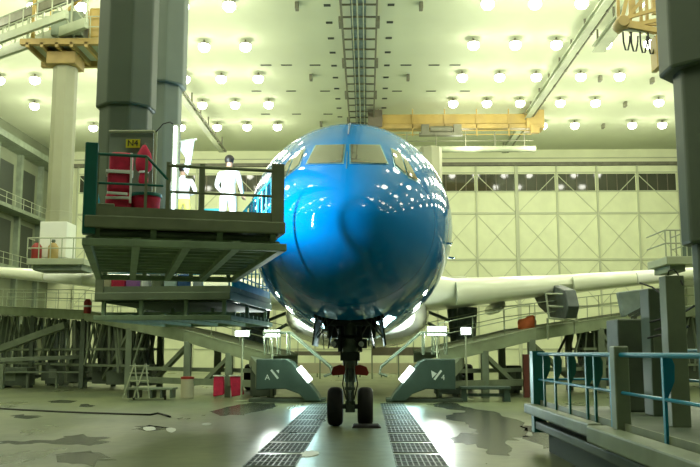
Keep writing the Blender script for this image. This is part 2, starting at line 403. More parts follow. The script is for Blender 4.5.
# ================================================================== AIRCRAFT
NY = 18.0
S  = [0, .12, .4, .9, 1.6, 2.5, 3.5, 4.8, 6.2, 8, 10, 34, 42, 50, 56, 61]
TOP= [4.75,5.17,5.53,6.00,6.52,7.08,7.56,8.08,8.42,8.64,8.70,8.70,8.70,8.6,8.4,8.0]
WID= [0.0,.60,1.08,1.55,1.96,2.29,2.52,2.72,2.86,2.95,2.97,2.97,2.8,2.2,1.3,.3]
BOT= [4.75,4.18,3.72,3.34,3.06,2.86,2.74,2.62,2.52,2.42,2.38,2.38,2.8,4.6,6.1,7.4]
CEN= [4.75,4.75,4.76,4.80,4.88,4.98,5.12,5.27,5.38,5.45,5.48,5.48,5.8,6.5,7.2,7.7]
Q = [math.sqrt(s) for s in S]
def pch(xs, ys):
    n = len(xs); h = [xs[i+1]-xs[i] for i in range(n-1)]; d = [(ys[i+1]-ys[i])/h[i] for i in range(n-1)]
    mm = [d[0]] + [0 if d[i-1]*d[i] <= 0 else 2*d[i-1]*d[i]/(d[i-1]+d[i]) for i in range(1, n-1)] + [d[-1]]
    def f(x):
        i = max(0, min(n-2, next((j for j in range(n-1) if x <= xs[j+1]), n-2)))
        t = (x-xs[i])/h[i]; t2 = t*t; t3 = t2*t
        return (2*t3-3*t2+1)*ys[i]+(t3-2*t2+t)*h[i]*mm[i]+(-2*t3+3*t2)*ys[i+1]+(t3-t2)*h[i]*mm[i+1]
    return f
fT, fW, fB, fC = [pch(Q, a) for a in (TOP, WID, BOT, CEN)]
def ringpts(q, n=72):
    s = q*q; w = fW(q); c = fC(q); tp = fT(q); b = fB(q); out = []
    for i in range(n):
        a = 2*math.pi*i/n; ca = math.cos(a); out.append(Vector((w*math.sin(a), NY+s, c+(tp-c)*ca if ca > 0 else c+(c-b)*ca)))
    return out
aircraft = empty('passenger_aircraft', (0, NY + 6, 0), 'large blue nosed passenger jet facing the viewer in the hangar centre', 'aircraft')
n = 72; qs = [.06 + i * (math.sqrt(61) - .06) / 110 for i in range(111)]
fm = MB(); vs = [Vector((0, NY, 4.75))]; fs = []
for q in qs: vs += ringpts(q, n)
fs += [(0, 1+(i+1) % n, 1+i) for i in range(n)]
for k in range(len(qs)-1):
    for i in range(n):
        a, b, c_, d = 1+k*n+i, 1+k*n+(i+1) % n, 1+(k+1)*n+(i+1) % n, 1+(k+1)*n+i
        mid = (vs[a]+vs[b]+vs[c_]+vs[d])/4
        if abs(mid.x) < .80 and 21.7 < mid.y < 25.3 and mid.z < 3.4: continue
        fs.append((a, b, c_, d))
fs.append(tuple(1+(len(qs)-1)*n+i for i in range(n)))
fm.add(vs, fs); fus = fm.build('fuselage', 'aircraft_livery', aircraft, smooth=True)
bvh = BVHTree.FromPolygons([v for v in vs], [f for f in fs])
def on_skin(px, py, off):
    hit = bvh.ray_cast(CAM, ray(px, py).normalized())
    if hit[0] is None: return None
    nrm = hit[1]
    if nrm.dot(ray(px, py)) > 0: nrm = -nrm
    return hit[0] + nrm * off
def patch(quad, mat, name, off, mirror, nx=10, ny=6, parent=aircraft, thick=.0):
    """quad: TL, TR, BR, BL pixels -> curved pane lying on the skin (then really mirrored in x)."""
    vs = []; fs = []
    for j in range(ny + 1):
        for i in range(nx + 1):
            u, v = i/nx, j/ny
            a = Vector(quad[0]).lerp(Vector(quad[1]), u); b = Vector(quad[3]).lerp(Vector(quad[2]), u); p = a.lerp(b, v)
            h = on_skin(p.x, p.y, off)
            if h is None: h = vs[-1].copy()
            vs.append(h)
    for j in range(ny):
        for i in range(nx): a = j*(nx+1)+i; fs.append((a, a+1, a+nx+2, a+nx+1))
    if mirror: vs = [Vector((-v.x, v.y, v.z)) for v in vs]
    return MB().add(vs, fs).build(name, mat, parent, smooth=True)
def grow(q, g):
    c = sum((Vector(p) for p in q), Vector((0, 0))) / 4
    return [tuple(Vector(p) + (Vector(p) - c).normalized() * g) for p in q]
front = [(350.6, 145.5), (379, 146), (387, 164), (351, 163.5)]
side1 = [(391, 149.5), (400, 154), (406, 175), (395, 165)]
side2 = [(401.5, 155.5), (408, 163), (418, 182), (408, 176.5)]
for mir in (False, True):
    for q, nm in ((front, 'windshield'), (side1, 'side_window'), (side2, 'side_window')):
        fo = patch(grow(q, 1.7), 'window_frame', nm + '_frame', .012, mir)
        patch(q, 'cockpit_glass', nm, .03, mir, parent=fo)
# seam down the nose and radome joint
def skinline(pts, r=.012, name='seam', mat='seam_dark', mirror=False):
    out = []
    for a, b in zip(pts[:-1], pts[1:]):
        for i in range(8):
            p = Vector(a).lerp(Vector(b), i/8); h = on_skin(p.x, p.y, .003)
            if h: out.append(Vector((-h.x, h.y, h.z)) if mirror else h)
    MB().path(out, r, 6).build(name, mat, aircraft)
top = []
for k in range(30):
    q = math.sqrt(2.9 + k*.15); top.append(Vector((0, NY+q*q, fT(q)+.002)))
MB().path(top, .02, 6).build('seam', 'seam_dark', aircraft)
ringq = math.sqrt(1.75); rp = ringpts(ringq, 96); rp.append(rp[0]); MB().path([p*1 for p in rp], .003, 4).build('radome_joint', 'seam_dark', aircraft)
pts = []
for k in range(8):
    q = math.sqrt(.9+k*.11); pts.append(Vector((0, NY+q*q, fT(q)+.003)))
MB().path(pts, .012, 5).build('lightning_strip', 'window_frame', aircraft)
# pitot probes
for sg in (-1, 1):
    for z, s_ in ((4.6, 3.1), (4.3, 3.6)):
        w = fW(math.sqrt(s_)); MB().bar((sg*(w-.04), NY+s_, z), (sg*(w+.09), NY+s_-.03, z-.02), .02, .05).tube((sg*(w+.09), NY+s_+.05, z-.02), (sg*(w+.09), NY+s_-.25, z-.02), .018, .01).build('probe', 'chrome', aircraft)
# gear bay
bay = MB()
bay.add([(-.86, 21.5, 4.0), (.86, 21.5, 4.0), (.86, 25.5, 4.0), (-.86, 25.5, 4.0), (-.86, 21.5, 2.86), (.86, 21.5, 2.86), (.86, 25.5, 2.70), (-.86, 25.5, 2.70)],
        [(0,1,2,3),(0,4,5,1),(1,5,6,2),(2,6,7,3),(3,7,4,0)])
bay.build('gear_bay', 'gear_dark', aircraft)
for sg in (-1, 1):
    dq = MB().hexa([(sg*.80, 21.7, 2.92), (sg*.84, 21.7, 2.92), (sg*.84, 24.2, 2.80), (sg*.80, 24.2, 2.80)],
                   [(sg*.90, 21.9, 2.12), (sg*.94, 21.9, 2.12), (sg*.94, 24.1, 2.10), (sg*.90, 24.1, 2.10)])
    gd_ = dq.build('gear_door', 'gear_dark', aircraft)
    dr = MB().hexa([(sg*.46, 24.5, 2.9), (sg*.50, 24.5, 2.9), (sg*.50, 25.3, 2.85), (sg*.46, 25.3, 2.85)],
                   [(sg*.62, 24.5, 2.05), (sg*.66, 24.5, 2.05), (sg*.66, 25.3, 2.2), (sg*.62, 25.3, 2.2)])
    dr.build('gear_door', 'gear_dark', aircraft)
    for pa_, pb_, rr_ in (((.34, 23.2, 2.9), (.90, 23.0, 2.3), .02), ((.55, 22.4, 2.95), (.92, 22.3, 2.25), .016), ((.70, 22.0, 2.9), (.64, 22.1, 2.02), .014), ((.60, 22.1, 2.9), (.48, 22.1, 2.1), .014)):
        MB().tube((sg*pa_[0], pa_[1], pa_[2]), (sg*pb_[0], pb_[1], pb_[2]), rr_).build('door_rod', 'gear_metal', gd_)
# nose gear
GY = 23.5
g = MB(); g.tube((0, GY, 1.15), (0, GY + .1, 3.6), .15, .17, 16); g.tube((0, GY - .02, 1.55), (0, GY, 2.3), .20, .23, 16); g.build('gear_strut', 'gear_metal', aircraft, smooth='auto')
MB().tube((0, GY - .02, .42), (0, GY, 1.6), .085, n=14).build('gear_piston', 'chrome', aircraft, smooth='auto')
g = MB(); g.tube((-.42, GY, .51), (.42, GY, .51), .07, n=12); g.box((-.13, GY - .16, .36), (.13, GY + .14, .66)); g.build('gear_axle', 'gear_metal', aircraft, bevel=.02)
g = MB().bar((-.06, GY - .18, .6), (-.08, GY - .48, 1.0), .06, .1).bar((.06, GY - .18, .6), (.08, GY - .48, 1.0), .06, .1).bar((-.08, GY - .48, 1.0), (-.07, GY - .2, 1.5), .06, .1).bar((.08, GY - .48, 1.0), (.07, GY - .2, 1.5), .06, .1).tube((-.14, GY - .48, 1.0), (.14, GY - .48, 1.0), .04)
g.build('torque_link', 'gear_metal', aircraft)
g = MB().tube((-.30, GY - .1, 2.3), (.30, GY - .1, 2.3), .10, n=12); g.tube((-.6, GY, 2.75), (.6, GY, 2.75), .10, n=12); g.bar((-.2, GY - .1, 2.3), (-.5, GY + 1.6, 2.85), .1); g.bar((.2, GY - .1, 2.3), (.5, GY + 1.6, 2.85), .1)
g.tube((-.28, GY - .25, 1.95), (-.28, GY - .2, 2.6), .05, n=10); g.tube((.28, GY - .25, 1.95), (.28, GY - .2, 2.6), .05, n=10)
g.box((-.26, GY - .3, 1.72), (.26, GY - .12, 1.95)); g.box((-.70, GY + 1.65, 2.35), (.70, GY + 1.75, 2.95))
g.box((-.45, GY - .2, 2.05), (-.2, GY + .3, 2.3)); g.box((.2, GY - .2, 2.05), (.45, GY + .3, 2.3))
g.build('drag_brace', 'gear_dark', aircraft, bevel=.015)
g = MB()
for sg in (-1, 1): g.path([(sg*.1, GY - .22, .7), (sg*.2, GY - .3, 1.1), (sg*.14, GY - .3, 1.5), (sg*.22, GY - .28, 2.0), (sg*.3, GY - .2, 2.6)], .016, 6)
g.build('gear_hose', 'cable_black', aircraft)
for sg in (-1, 1):
    MB().lathe((sg*.30 - .0 - (.13 if sg < 0 else -.0) + (0 if sg < 0 else -.0), GY - .35, 2.16), [(.02, 0), (.06, .02), (.075, .10), (.07, .12)], 14, (0, -1, 0)).build('taxi_light', 'chrome', aircraft, smooth='auto')
for sg in (-1, 1):
    cx = sg * .40; tw = .205
    nw = MB().lathe((cx - tw, GY, .51), [(.28, .02), (.40, .0), (.465, .03), (.50, .09), (.51, .15), (.51, .26), (.50, .32), (.465, .38), (.40, .41), (.28, .39)], 40, (1, 0, 0)).build('nose_wheel', 'rubber', aircraft, smooth='auto')
    MB().lathe((cx - tw + .015, GY, .51), [(.06, 0), (.27, .03), (.27, .35), (.06, .38)], 24, (1, 0, 0)).build('wheel_hub', 'hub_metal', nw, smooth='auto')
# red tow pads either side of the strut
for sg in (-1, 1):
    MB().prism([(sg*.14, GY - .4, 1.36), (sg*.46, GY - .4, 1.33), (sg*.50, GY - .4, 1.40), (sg*.44, GY - .4, 1.56), (sg*.26, GY - .4, 1.62), (sg*.14, GY - .4, 1.58)], (0, .12, 0)).build('gear_pad', 'red_paint', aircraft, bevel=.015)
tag(MB().hexa([(.05, GY - .72, 0), (.82, GY - .72, 0), (.82, GY - .36, 0), (.05, GY - .36, 0)], [(.10, GY - .68, .07), (.74, GY - .68, .07), (.74, GY - .42, .10), (.10, GY - .42, .10)]).build('wheel_chock', 'rubber', bevel=.01), 'flat dark chock in front of the right nose wheel', 'chock')

# wings
def wing(sg):
    secs = [(2.3, 35.9, 13.5, 4.55, 1.35), (4.4, 37.9, 11.6, 4.52, 1.15), (9.9, 41.3, 7.8, 5.15, .82), (14.6, 44.25, 6.2, 5.72, .66), (22, 48.8, 4.2, 6.6, .45), (28.5, 52.8, 2.4, 7.5, .28), (30, 55.0, 1.0, 7.8, .12)]
    prof = [(0, 0), (.012, .32), (.04, .52), (.12, .72), (.3, .75), (.6, .5), (1, .02), (1, -.02), (.6, -.25), (.3, -.40), (.12, -.45), (.04, -.38), (.012, -.22)]
    vs = []; fs = []; n = len(prof)
    for X, Y, ch, z, th in secs:
        for u, w in prof: vs.append((sg*X, Y+u*ch, z+w*th*.95 - u*ch*.02))
    for k in range(len(secs)-1):
        for i in range(n): fs.append((k*n+i, k*n+(i+1) % n, (k+1)*n+(i+1) % n, (k+1)*n+i))
    fs += [tuple(range(n)), tuple((len(secs)-1)*n+i for i in range(n))]
    MB().add(vs, fs).build('wing', 'wing_grey', aircraft, smooth='auto')
    # leading edge slats, slightly drooped
    def le(X):
        for a, b in zip(secs[:-1], secs[1:]):
            if a[0] <= X <= b[0]:
                t = (X-a[0])/(b[0]-a[0]); return [a[i]*(1-t)+b[i]*t for i in range(5)]
    for (xa, xb, mat, nm) in ((4.35, 9.5, 'wing_grey', 'slat'), (10.3, 14.0, 'wing_grey', 'slat'), (14.05, 16.6, 'slat_white', 'slat'), (16.7, 21.5, 'wing_grey', 'slat')):
        vs = []; fs = []; pp = [(.55, .46), (.2, .50), (-.05, .36), (-.22, .10), (-.28, -.15), (-.22, -.38), (-.05, -.50), (.2, -.5), (.3, -.42), (.1, -.2), (.1, .2)]; n2 = len(pp)
        for X in (xa, xb):
            _, Y, ch, z, th = le(X); sc = th*.88
            for u, w in pp: vs.append((sg*X, Y+u*sc-.25, z+w*sc-.02))
        fs = [(i, (i+1) % n2, n2+(i+1) % n2, n2+i) for i in range(n2)] + [tuple(range(n2)), tuple(range(n2, 2*n2))]
        s_ = MB().add(vs, fs).build(nm, mat, aircraft, smooth='auto')
        if mat == 'slat_white': s_['label'] = 'shiny white slat segment'
    # pylon, engine removed
    MB().prism([(sg*9.15, 37.6, 3.9), (sg*9.15, 38.2, 4.65), (sg*9.15, 41.5, 5.2), (sg*9.15, 45.5, 4.9), (sg*9.15, 44.0, 4.2), (sg*9.15, 41.0, 3.5), (sg*9.15, 38.2, 3.4)], (sg*.5, 0, 0)).build('engine_pylon', 'pylon_dark', aircraft, bevel=.05)
    # flap track fairing
    MB().lathe((sg*7.2, 43, 4.35), [(.02, 0), (.25, .8), (.32, 2.5), (.25, 5), (.03, 6.5)], 14, (0, 1, -.03)).build('flap_fairing', 'wing_grey', aircraft, smooth=True)
    # main gear
    mg = MB().tube((sg*5.3, 46.5, 1.1), (sg*5.0, 46.5, 4.6), .26, .3, 14).bar((sg*5.6, 45.6, 2.2), (sg*5.75, 45.6, 4.3), 1.0, .06, (0, 1, 0)).bar((sg*4.9, 46.5, 2.8), (sg*3.0, 46.4, 3.9), .16).bar((sg*4.9, 46.5, 3.6), (sg*3.4, 45, 4.1), .14)
    mg.build('main_gear', 'gear_metal', aircraft)
    for dx in (-.45, .45):
        for dy in (-.75, .75):
            MB().lathe((sg*5.3+dx-.2, 46.5+dy, .66), [(.3, .0), (.6, .02), (.66, .1), (.66, .3), (.6, .38), (.3, .4)], 28, (1, 0, 0)).build('main_wheel', 'rubber', aircraft, smooth='auto')
    MB().bar((sg*5.3, 45.6, .66), (sg*5.3, 47.4, .66), .22).tube((sg*4.7, 45.75, .66), (sg*5.9, 45.75, .66), .08).tube((sg*4.7, 47.25, .66), (sg*5.9, 47.25, .66), .08).build('gear_bogie', 'gear_metal', aircraft)
for sg in (1, -1): wing(sg)
# wing body fairing
vs = []; fs = []; n = 40; st = [(33, 1.4, 2.9, 3.6), (35, 2.3, 2.6, 4.3), (37.5, 3.0, 2.3, 4.9), (40, 3.3, 2.2, 5.1), (46, 3.4, 2.15, 5.1), (51, 3.3, 2.3, 4.9), (56, 1.8, 2.9, 3.6)]
for Y, w, zb, zt in st:
    for i in range(n):
        a = 2*math.pi*i/n; c = math.cos(a); s_ = math.sin(a)
        vs.append((w*math.copysign(abs(s_)**.75, s_), Y, (zb+zt)/2+(zt-zb)/2*math.copysign(abs(c)**.75, c)))
for k in range(len(st)-1):
    for i in range(n): fs.append((k*n+i, k*n+(i+1) % n, (k+1)*n+(i+1) % n, (k+1)*n+i))
fs += [tuple(range(n)), tuple((len(st)-1)*n+i for i in range(n))]
MB().add(vs, fs).build('belly_fairing', 'fairing_white', aircraft, smooth=True)
MB().prism([(-.2, 66, 8.3), (-.2, 76, 8.0), (-.2, 81.5, 17), (-.2, 78, 17)], (.4, 0, 0)).build('tail_fin', 'blue_paint', aircraft, bevel=.1)
for sg in (-1, 1): MB().hexa([(sg*.8, 72, 7.6), (sg*.8, 77, 7.5), (sg*.8, 77, 7.9), (sg*.8, 72, 8.0)], [(sg*9.5, 79, 8.7), (sg*9.5, 81, 8.7), (sg*9.5, 81, 8.85), (sg*9.5, 79, 8.85)]).build('tailplane', 'wing_grey', aircraft)
MB().box((-.9, 62, 6.6), (.9, 77.5, 8.1)).build('tail_cone', 'fairing_white', aircraft, bevel=.5)

# ================================================================== MASTS
def mast(name, x, y, secs, mat, label):
    r = empty(name, (x, y, secs[0][1]), label, 'mast')
    for i, (rad, z0, z1) in enumerate(secs):
        vs = []; ang = [22.5 + 45*k for k in range(8)]
        m = MB(); pts = [(x+rad/math.cos(R(22.5))*math.cos(R(a)), y+rad/math.cos(R(22.5))*math.sin(R(a)), z0) for a in ang]
        m.prism(pts, (0, 0, z1-z0)); m.build('mast_section', mat, r, bevel=.05)
    return r
m1 = P(123, 200, 20); mast('telescopic_mast', m1.x, 20, [(.58, 4.30, 7.8), (.66, 7.67, 12.5), (.78, 12.4, 23.98)], 'mast_green', 'dark green telescopic mast standing on the upper left platform')
m2 = P(160.5, 120, 25); mast('telescopic_mast', m2.x, 25, [(.58, 3.58, 9.9), (.70, 9.8, 15), (.82, 14.9, 23.98)], 'mast_grey', 'grey telescopic mast just behind the dark green left one')
m3 = P(706, 60, 14); mast('telescopic_mast', m3.x, 14, [(.36, .85, 3.9), (.50, 3.67, 6.7), (.70, 6.55, 11), (.82, 10.9, 23.98)], 'mast_green', 'dark telescopic mast at the right edge above the blue railing')
m4 = P(62, 150, 43); mast('telescopic_mast', m4.x, 43, [(.60, 6.6, 9), (.58, 8.9, 17)], 'mast_beige', 'slim pale beige mast under the left yellow crane carriage')
MB().box((m4.x - .68, 43 - .68, 6.6), (m4.x + .68, 43 + .68, 8.4)).build('mast_sleeve', 'white_paint', bpy.data.objects['telescopic_mast.003'], bevel=.03)

# ================================================================== LEFT UPPER PLATFORM
def basket(name, FL, ang, wid, leng, zt, zb, label, mat='basket_green', rails=True):
    u = Vector((math.cos(ang), math.sin(ang), 0)); v = Vector((-math.sin(ang), math.cos(ang), 0)); FL = Vector((FL[0], FL[1], 0))
    def L(a, b, z): p = FL+u*a+v*b; return Vector((p.x, p.y, z))
    r = empty(name, L(wid/2, leng/2, zb), label, 'work platform')
    def slab(a0, a1, b0, b1, z0, z1, m=None):
        m = m or MB(); return m.hexa([L(a0,b0,z0), L(a1,b0,z0), L(a1,b1,z0), L(a0,b1,z0)], [L(a0,b0,z1), L(a1,b0,z1), L(a1,b1,z1), L(a0,b1,z1)])
    h = zt-zb
    slab(.05, wid-.05, .05, leng-.05, zt-.06, zt).build('deck', mat, r)
    m = slab(0, wid, -.06, .1, zt-.24, zt-.03); slab(0, wid, leng-.1, leng, zt-.24, zt-.03, m); slab(0, .1, 0, leng, zt-.24, zt-.03, m); slab(wid-.1, wid, 0, leng, zt-.24, zt-.03, m); m.build('edge_beam', mat, r, bevel=.02)
    m = slab(.02, wid-.02, .02, .06, zt-.03, zt+.14); slab(wid-.06, wid-.02, .1, leng, zt, zt+.14, m); slab(.02, .06, .1, leng, zt, zt+.14, m); slab(.02, wid-.02, leng-.06, leng-.02, zt, zt+.14, m); m.build('toe_board', mat, r)
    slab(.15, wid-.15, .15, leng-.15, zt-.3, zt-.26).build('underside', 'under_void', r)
    m = slab(-.03, wid+.03, -.03, .12, zb, zb+.13); slab(-.03, wid+.03, leng-.12, leng+.03, zb, zb+.13, m); slab(-.03, .12, 0, leng, zb, zb+.13, m); slab(wid-.12, wid+.03, 0, leng, zb, zb+.13, m); m.build('under_frame', 'basket_under_lit', r, bevel=.015)
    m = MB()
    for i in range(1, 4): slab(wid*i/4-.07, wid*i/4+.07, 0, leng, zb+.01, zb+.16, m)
    m.build('under_rib', 'basket_under_lit', r)
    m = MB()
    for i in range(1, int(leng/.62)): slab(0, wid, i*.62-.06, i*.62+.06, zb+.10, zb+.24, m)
    m.build('under_joist', 'basket_under_lit', r)
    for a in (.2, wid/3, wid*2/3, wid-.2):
        for b in (.15, leng/2, leng-.15): slab(a-.05, a+.05, b-.05, b+.05, zb+.1, zt-.05).build('under_strut', 'basket_under_lit', r)
    return r, L, slab
ang = R(15.6); fl = (P(85, 212, 14.5).x, 14.5)
bk, L, slab = basket('work_platform', fl, ang, 3.47, 7.3, 4.30, 3.75, 'dark green hanging work platform with people left of the nose')
ZT = 4.30; Wd = 3.47; Ln = 7.3
m = MB()   # front rails : left high section, sloping link, right section
m.tube(L(.08, .05, ZT+1.06), L(1.0, .05, ZT+1.06), .028).tube(L(1.0, .05, ZT+1.06), L(1.38, .05, ZT+.66), .025).tube(L(.08, .05, ZT+.55), L(1.3, .05, ZT+.55), .022)
m.build('guard_rail', 'teal_paint', bk)
m = MB().tube(L(1.38, .05, ZT+.92), L(3.35, .05, ZT+.92), .032).tube(L(1.38, .05, ZT+.45), L(3.35, .05, ZT+.45), .024); m.build('guard_rail', 'basket_green', bk)
for a, w, h in ((.18, .05, 1.06), (1.0, .05, 1.06), (1.38, .07, .98), (1.97, .10, .98)):
    slab(a-w/2, a+w/2, .03, .03+w, ZT-.02, ZT+h).build('rail_post', 'basket_green', bk)
slab(3.22, 3.45, .0, .08, ZT-.1, ZT+1.05).build('end_board', 'basket_green', bk, bevel=.01)
slab(-.04, .18, -.02, .2, ZT-.35, ZT+1.25).build('corner_post', 'teal_paint', bk, bevel=.02)
m = MB()
for h in (.5, 1.02): m.tube(L(Wd-.05, .1, ZT+h), L(Wd-.05, Ln-.05, ZT+h), .028).tube(L(.05, Ln-.05, ZT+h), L(Wd-.05, Ln-.05, ZT+h), .028).tube(L(.05, .1, ZT+h), L(.05, Ln-.05, ZT+h), .028)
m.build('guard_rail', 'cyan_paint', bk)
for i in range(1, 12): MB().tube(L(Wd-.05, i*.62, ZT), L(Wd-.05, i*.62, ZT+1.02), .024).build('side_post', 'cyan_paint', bk)
for i in range(0, 6): MB().tube(L(.1+i*.6, Ln-.05, ZT), L(.1+i*.6, Ln-.05, ZT+1.02), .022).build('side_post', 'cyan_paint', bk)
for i in range(1, 12, 2): MB().tube(L(.05, i*.62, ZT), L(.05, i*.62, ZT+1.02), .022).build('side_post', 'cyan_paint', bk)
slab(.55, 1.0, 2.6, 2.66, ZT, ZT+.0+.01)
# things on the platform
def place(a, b, z=ZT): return L(a, b, z)
c = empty('equipment_bag', place(.55, .75), 'stacked tall red padded bag with white straps behind the left railing', 'bag')
cb = place(.55, .75)
def localbox(m, c, ang, a0, a1, b0, b1, z0, z1):
    uu = Vector((math.cos(ang), math.sin(ang), 0)); vv = Vector((-uu.y, uu.x, 0))
    f = lambda a, b, z: Vector((c.x, c.y, 0))+uu*a+vv*b+Vector((0, 0, z))
    return m.hexa([f(a0,b0,z0), f(a1,b0,z0), f(a1,b1,z0), f(a0,b1,z0)], [f(a0,b0,z1), f(a1,b0,z1), f(a1,b1,z1), f(a0,b1,z1)])
localbox(MB(), cb, ang, -.24, .22, -.2, .2, ZT, ZT+.5).build('bag_body', 'red_fabric', c, bevel=.08)
localbox(MB(), cb, ang+.05, -.22, .20, -.18, .18, ZT+.5, ZT+.90).build('bag_body', 'red_fabric', c, bevel=.07)
localbox(MB(), cb, ang-.04, -.19, .22, -.18, .18, ZT+.88, ZT+1.24).build('bag_body', 'red_fabric', c, bevel=.07)
m = MB(); localbox(m, cb, ang, -.25, .23, -.215, .21, ZT+.84, ZT+.90); localbox(m, cb, ang+.2, -.26, .1, -.23, -.2, ZT+.44, ZT+.49); localbox(m, cb, ang-.2, -.2, .23, -.23, -.2, ZT+.36, ZT+.41); localbox(m, cb, ang, .17, .21, -.22, .2, ZT+.3, ZT+1.22)
m.build('strap', 'white_fabric', c, bevel=.008)
d = place(1.02, .75)
c = empty('plastic_drum', d, 'round magenta red drum with green lid on the upper platform', 'drum')
MB().lathe(d, [(.22, 0), (.24, .05), (.26, .40), (.265, .46)], 24).build('drum_body', 'red_fabric', c, smooth='auto')
MB().lathe(d, [(.285, .45), (.29, .47), (.285, .51), (.2, .53)], 24).build('lid', 'teal_paint', c, smooth='auto')
d = place(.28, .45)
tag(localbox(MB(), d, ang, -.15, .2, -.15, .15, ZT, ZT+.24).build('storage_crate', 'basket_green', bevel=.02), 'low green crate beside the red bag on the upper platform', 'crate')
# hanging red vest on the mast
d = P(144.5, 146, 16.6)
c = empty('safety_harness', d, 'limp red harness hanging beside the yellow sign', 'harness')
vm = MB().lathe(d - Vector((0, 0, .78)), [(.05, .0), (.10, .06), (.09, .16), (.07, .22), (.15, .30), (.17, .45), (.14, .62), (.07, .74), (.03, .80)], 14)
for i, v in enumerate(vm.v): v.y = d.y+(v.y-d.y)*.55
vm.build('harness_body', 'red_fabric', c, smooth=True)
sb = MB().lathe(d - Vector((0, 0, .55)), [(.095, 0), (.10, .01), (.10, .03), (.095, .04)], 14)
for v in sb.v: v.y = d.y+(v.y-d.y)*.8
sb.build('belt', 'white_fabric', c)
MB().tube(d, d + Vector((0, 0, .06)), .012).build('hook', 'chrome', c)
# back panel (green screen) on which sign and harness hang
q0 = P(110, 134, 16.8)
c = empty('equipment_screen', Vector((P(130, 200, 16.85).x, 16.85, ZT)), 'green equipment screen carrying the yellow sign on the upper platform', 'screen')
MB().box((P(109, 150, 16.8).x, 16.8, ZT), (P(153, 150, 16.8).x, 16.84, P(130, 132.5, 16.8).z)).build('screen_panel', 'mast_grey', c)
m = MB().tube((P(109, 150, 16.8).x, 16.76, P(109, 132, 16.8).z), (P(154, 150, 16.8).x, 16.76, P(130, 132, 16.8).z), .03).tube((P(156, 150, 16.8).x, 16.76, ZT), (P(156, 150, 16.8).x, 16.76, P(130, 132, 16.8).z), .035); m.build('screen_frame', 'pale_steel', c)
s0_ = P(126, 148, 16.77); s1_ = P(140.5, 139.5, 16.77)
sg_ = empty('code_sign', ((s0_.x+s1_.x)/2, 16.76, s0_.z), 'small yellow sign with black code above the red harness', 'sign')
MB().box((s0_.x, 16.74, s0_.z), (s1_.x, 16.765, s1_.z)).build('sign_board', 'sign_yellow', sg_)
def text(body, size, loc, rot, mat, name, parent=None, extrude=.004):
    cu = bpy.data.curves.new(name, 'FONT'); cu.body = body; cu.size = size; cu.extrude = extrude; cu.align_x = 'CENTER'; cu.align_y = 'CENTER'
    o = bpy.data.objects.new(name, cu); COL.objects.link(o); bpy.context.view_layer.update()
    dg = bpy.context.evaluated_depsgraph_get(); me = bpy.data.meshes.new_from_object(o.evaluated_get(dg))
    bpy.data.objects.remove(o); mo = bpy.data.objects.new(name, me); COL.objects.link(mo); me.materials.clear(); me.materials.append(M[mat])
    mo.rotation_euler = rot
    if parent: mo.parent = parent; mo.location = Vector(loc)-parent.location
    else: mo.location = loc
    return mo
text('N4', .17, ((s0_.x+s1_.x)/2, 16.735, (s0_.z+s1_.z)/2), (math.pi/2, 0, 0), 'sign_black', 'sign_text', sg_)
# vertical fluorescent work light and hanging sheet
tb = P(173, 215, 16.2); tt = P(172.5, 126, 16.2)
c = empty('tube_light', (tb.x, 16.2, ZT), 'bright vertical white tube light beside the masts on the platform', 'work light')
MB().tube((tb.x, 16.2, ZT), (tb.x, 16.2, tt.z), .028, n=10).build('tube', 'tube_glow', c)
MB().box((tb.x - .06, 16.24, ZT), (tb.x + .06, 16.30, tt.z + .05)).build('backing', 'pale_steel', c)
MB().path([(tb.x, 16.26, tt.z), P(170, 122, 16.3), P(163, 124, 16.4), P(156, 132, 16.6)], .012).build('cable', 'cable_black', c)
tl = bpy.data.lights.new('tube_light_lamp', 'AREA'); tl.shape = 'RECTANGLE'; tl.size = .12; tl.size_y = 1.9; tl.energy = 170; tl.spread = R(120); tl.color = (.80, .96, 1)
to = bpy.data.objects.new('tube_light_lamp', tl); COL.objects.link(to); to.location = (tb.x + .04, 16.36, 5.4); to.rotation_euler = (math.pi/2, 0, R(-40))
sh = [P(181, 141, 17.6), P(194.5, 139, 17.6), P(192.5, 152, 17.6), P(190.5, 164, 17.6), P(187.5, 175, 17.6), P(183.5, 170, 17.6), P(185.5, 158, 17.6), P(180, 150, 17.6)]
m = MB(); m.prism(sh, (0, .05, 0)); c = empty('plastic_sheet', (sh[4].x, 17.6, sh[4].z), 'crumpled white and pale cyan sheet hung up beside the tube light', 'sheet')
m.build('sheet_body', 'sheet_plastic', c, bevel=.015)
MB().bar((P(178, 140, 17.63).x, 17.63, sh[0].z), (P(197, 139, 17.63).x, 17.63, sh[1].z), .04).tube((P(178.5, 140, 17.63).x, 17.63, ZT), (P(178.5, 140, 17.63).x, 17.63, sh[0].z), .025).build('hanger_pole', 'pale_steel', c)
pa = P(213, 212, 19.8); tag(MB().box((pa.x - .28, 19.7, ZT), (pa.x + .28, 20.2, ZT + .95)).build('cyan_cabinet', 'cyan_cloth', bevel=.03), 'pale cyan cabinet standing behind the white clad worker', 'cabinet')

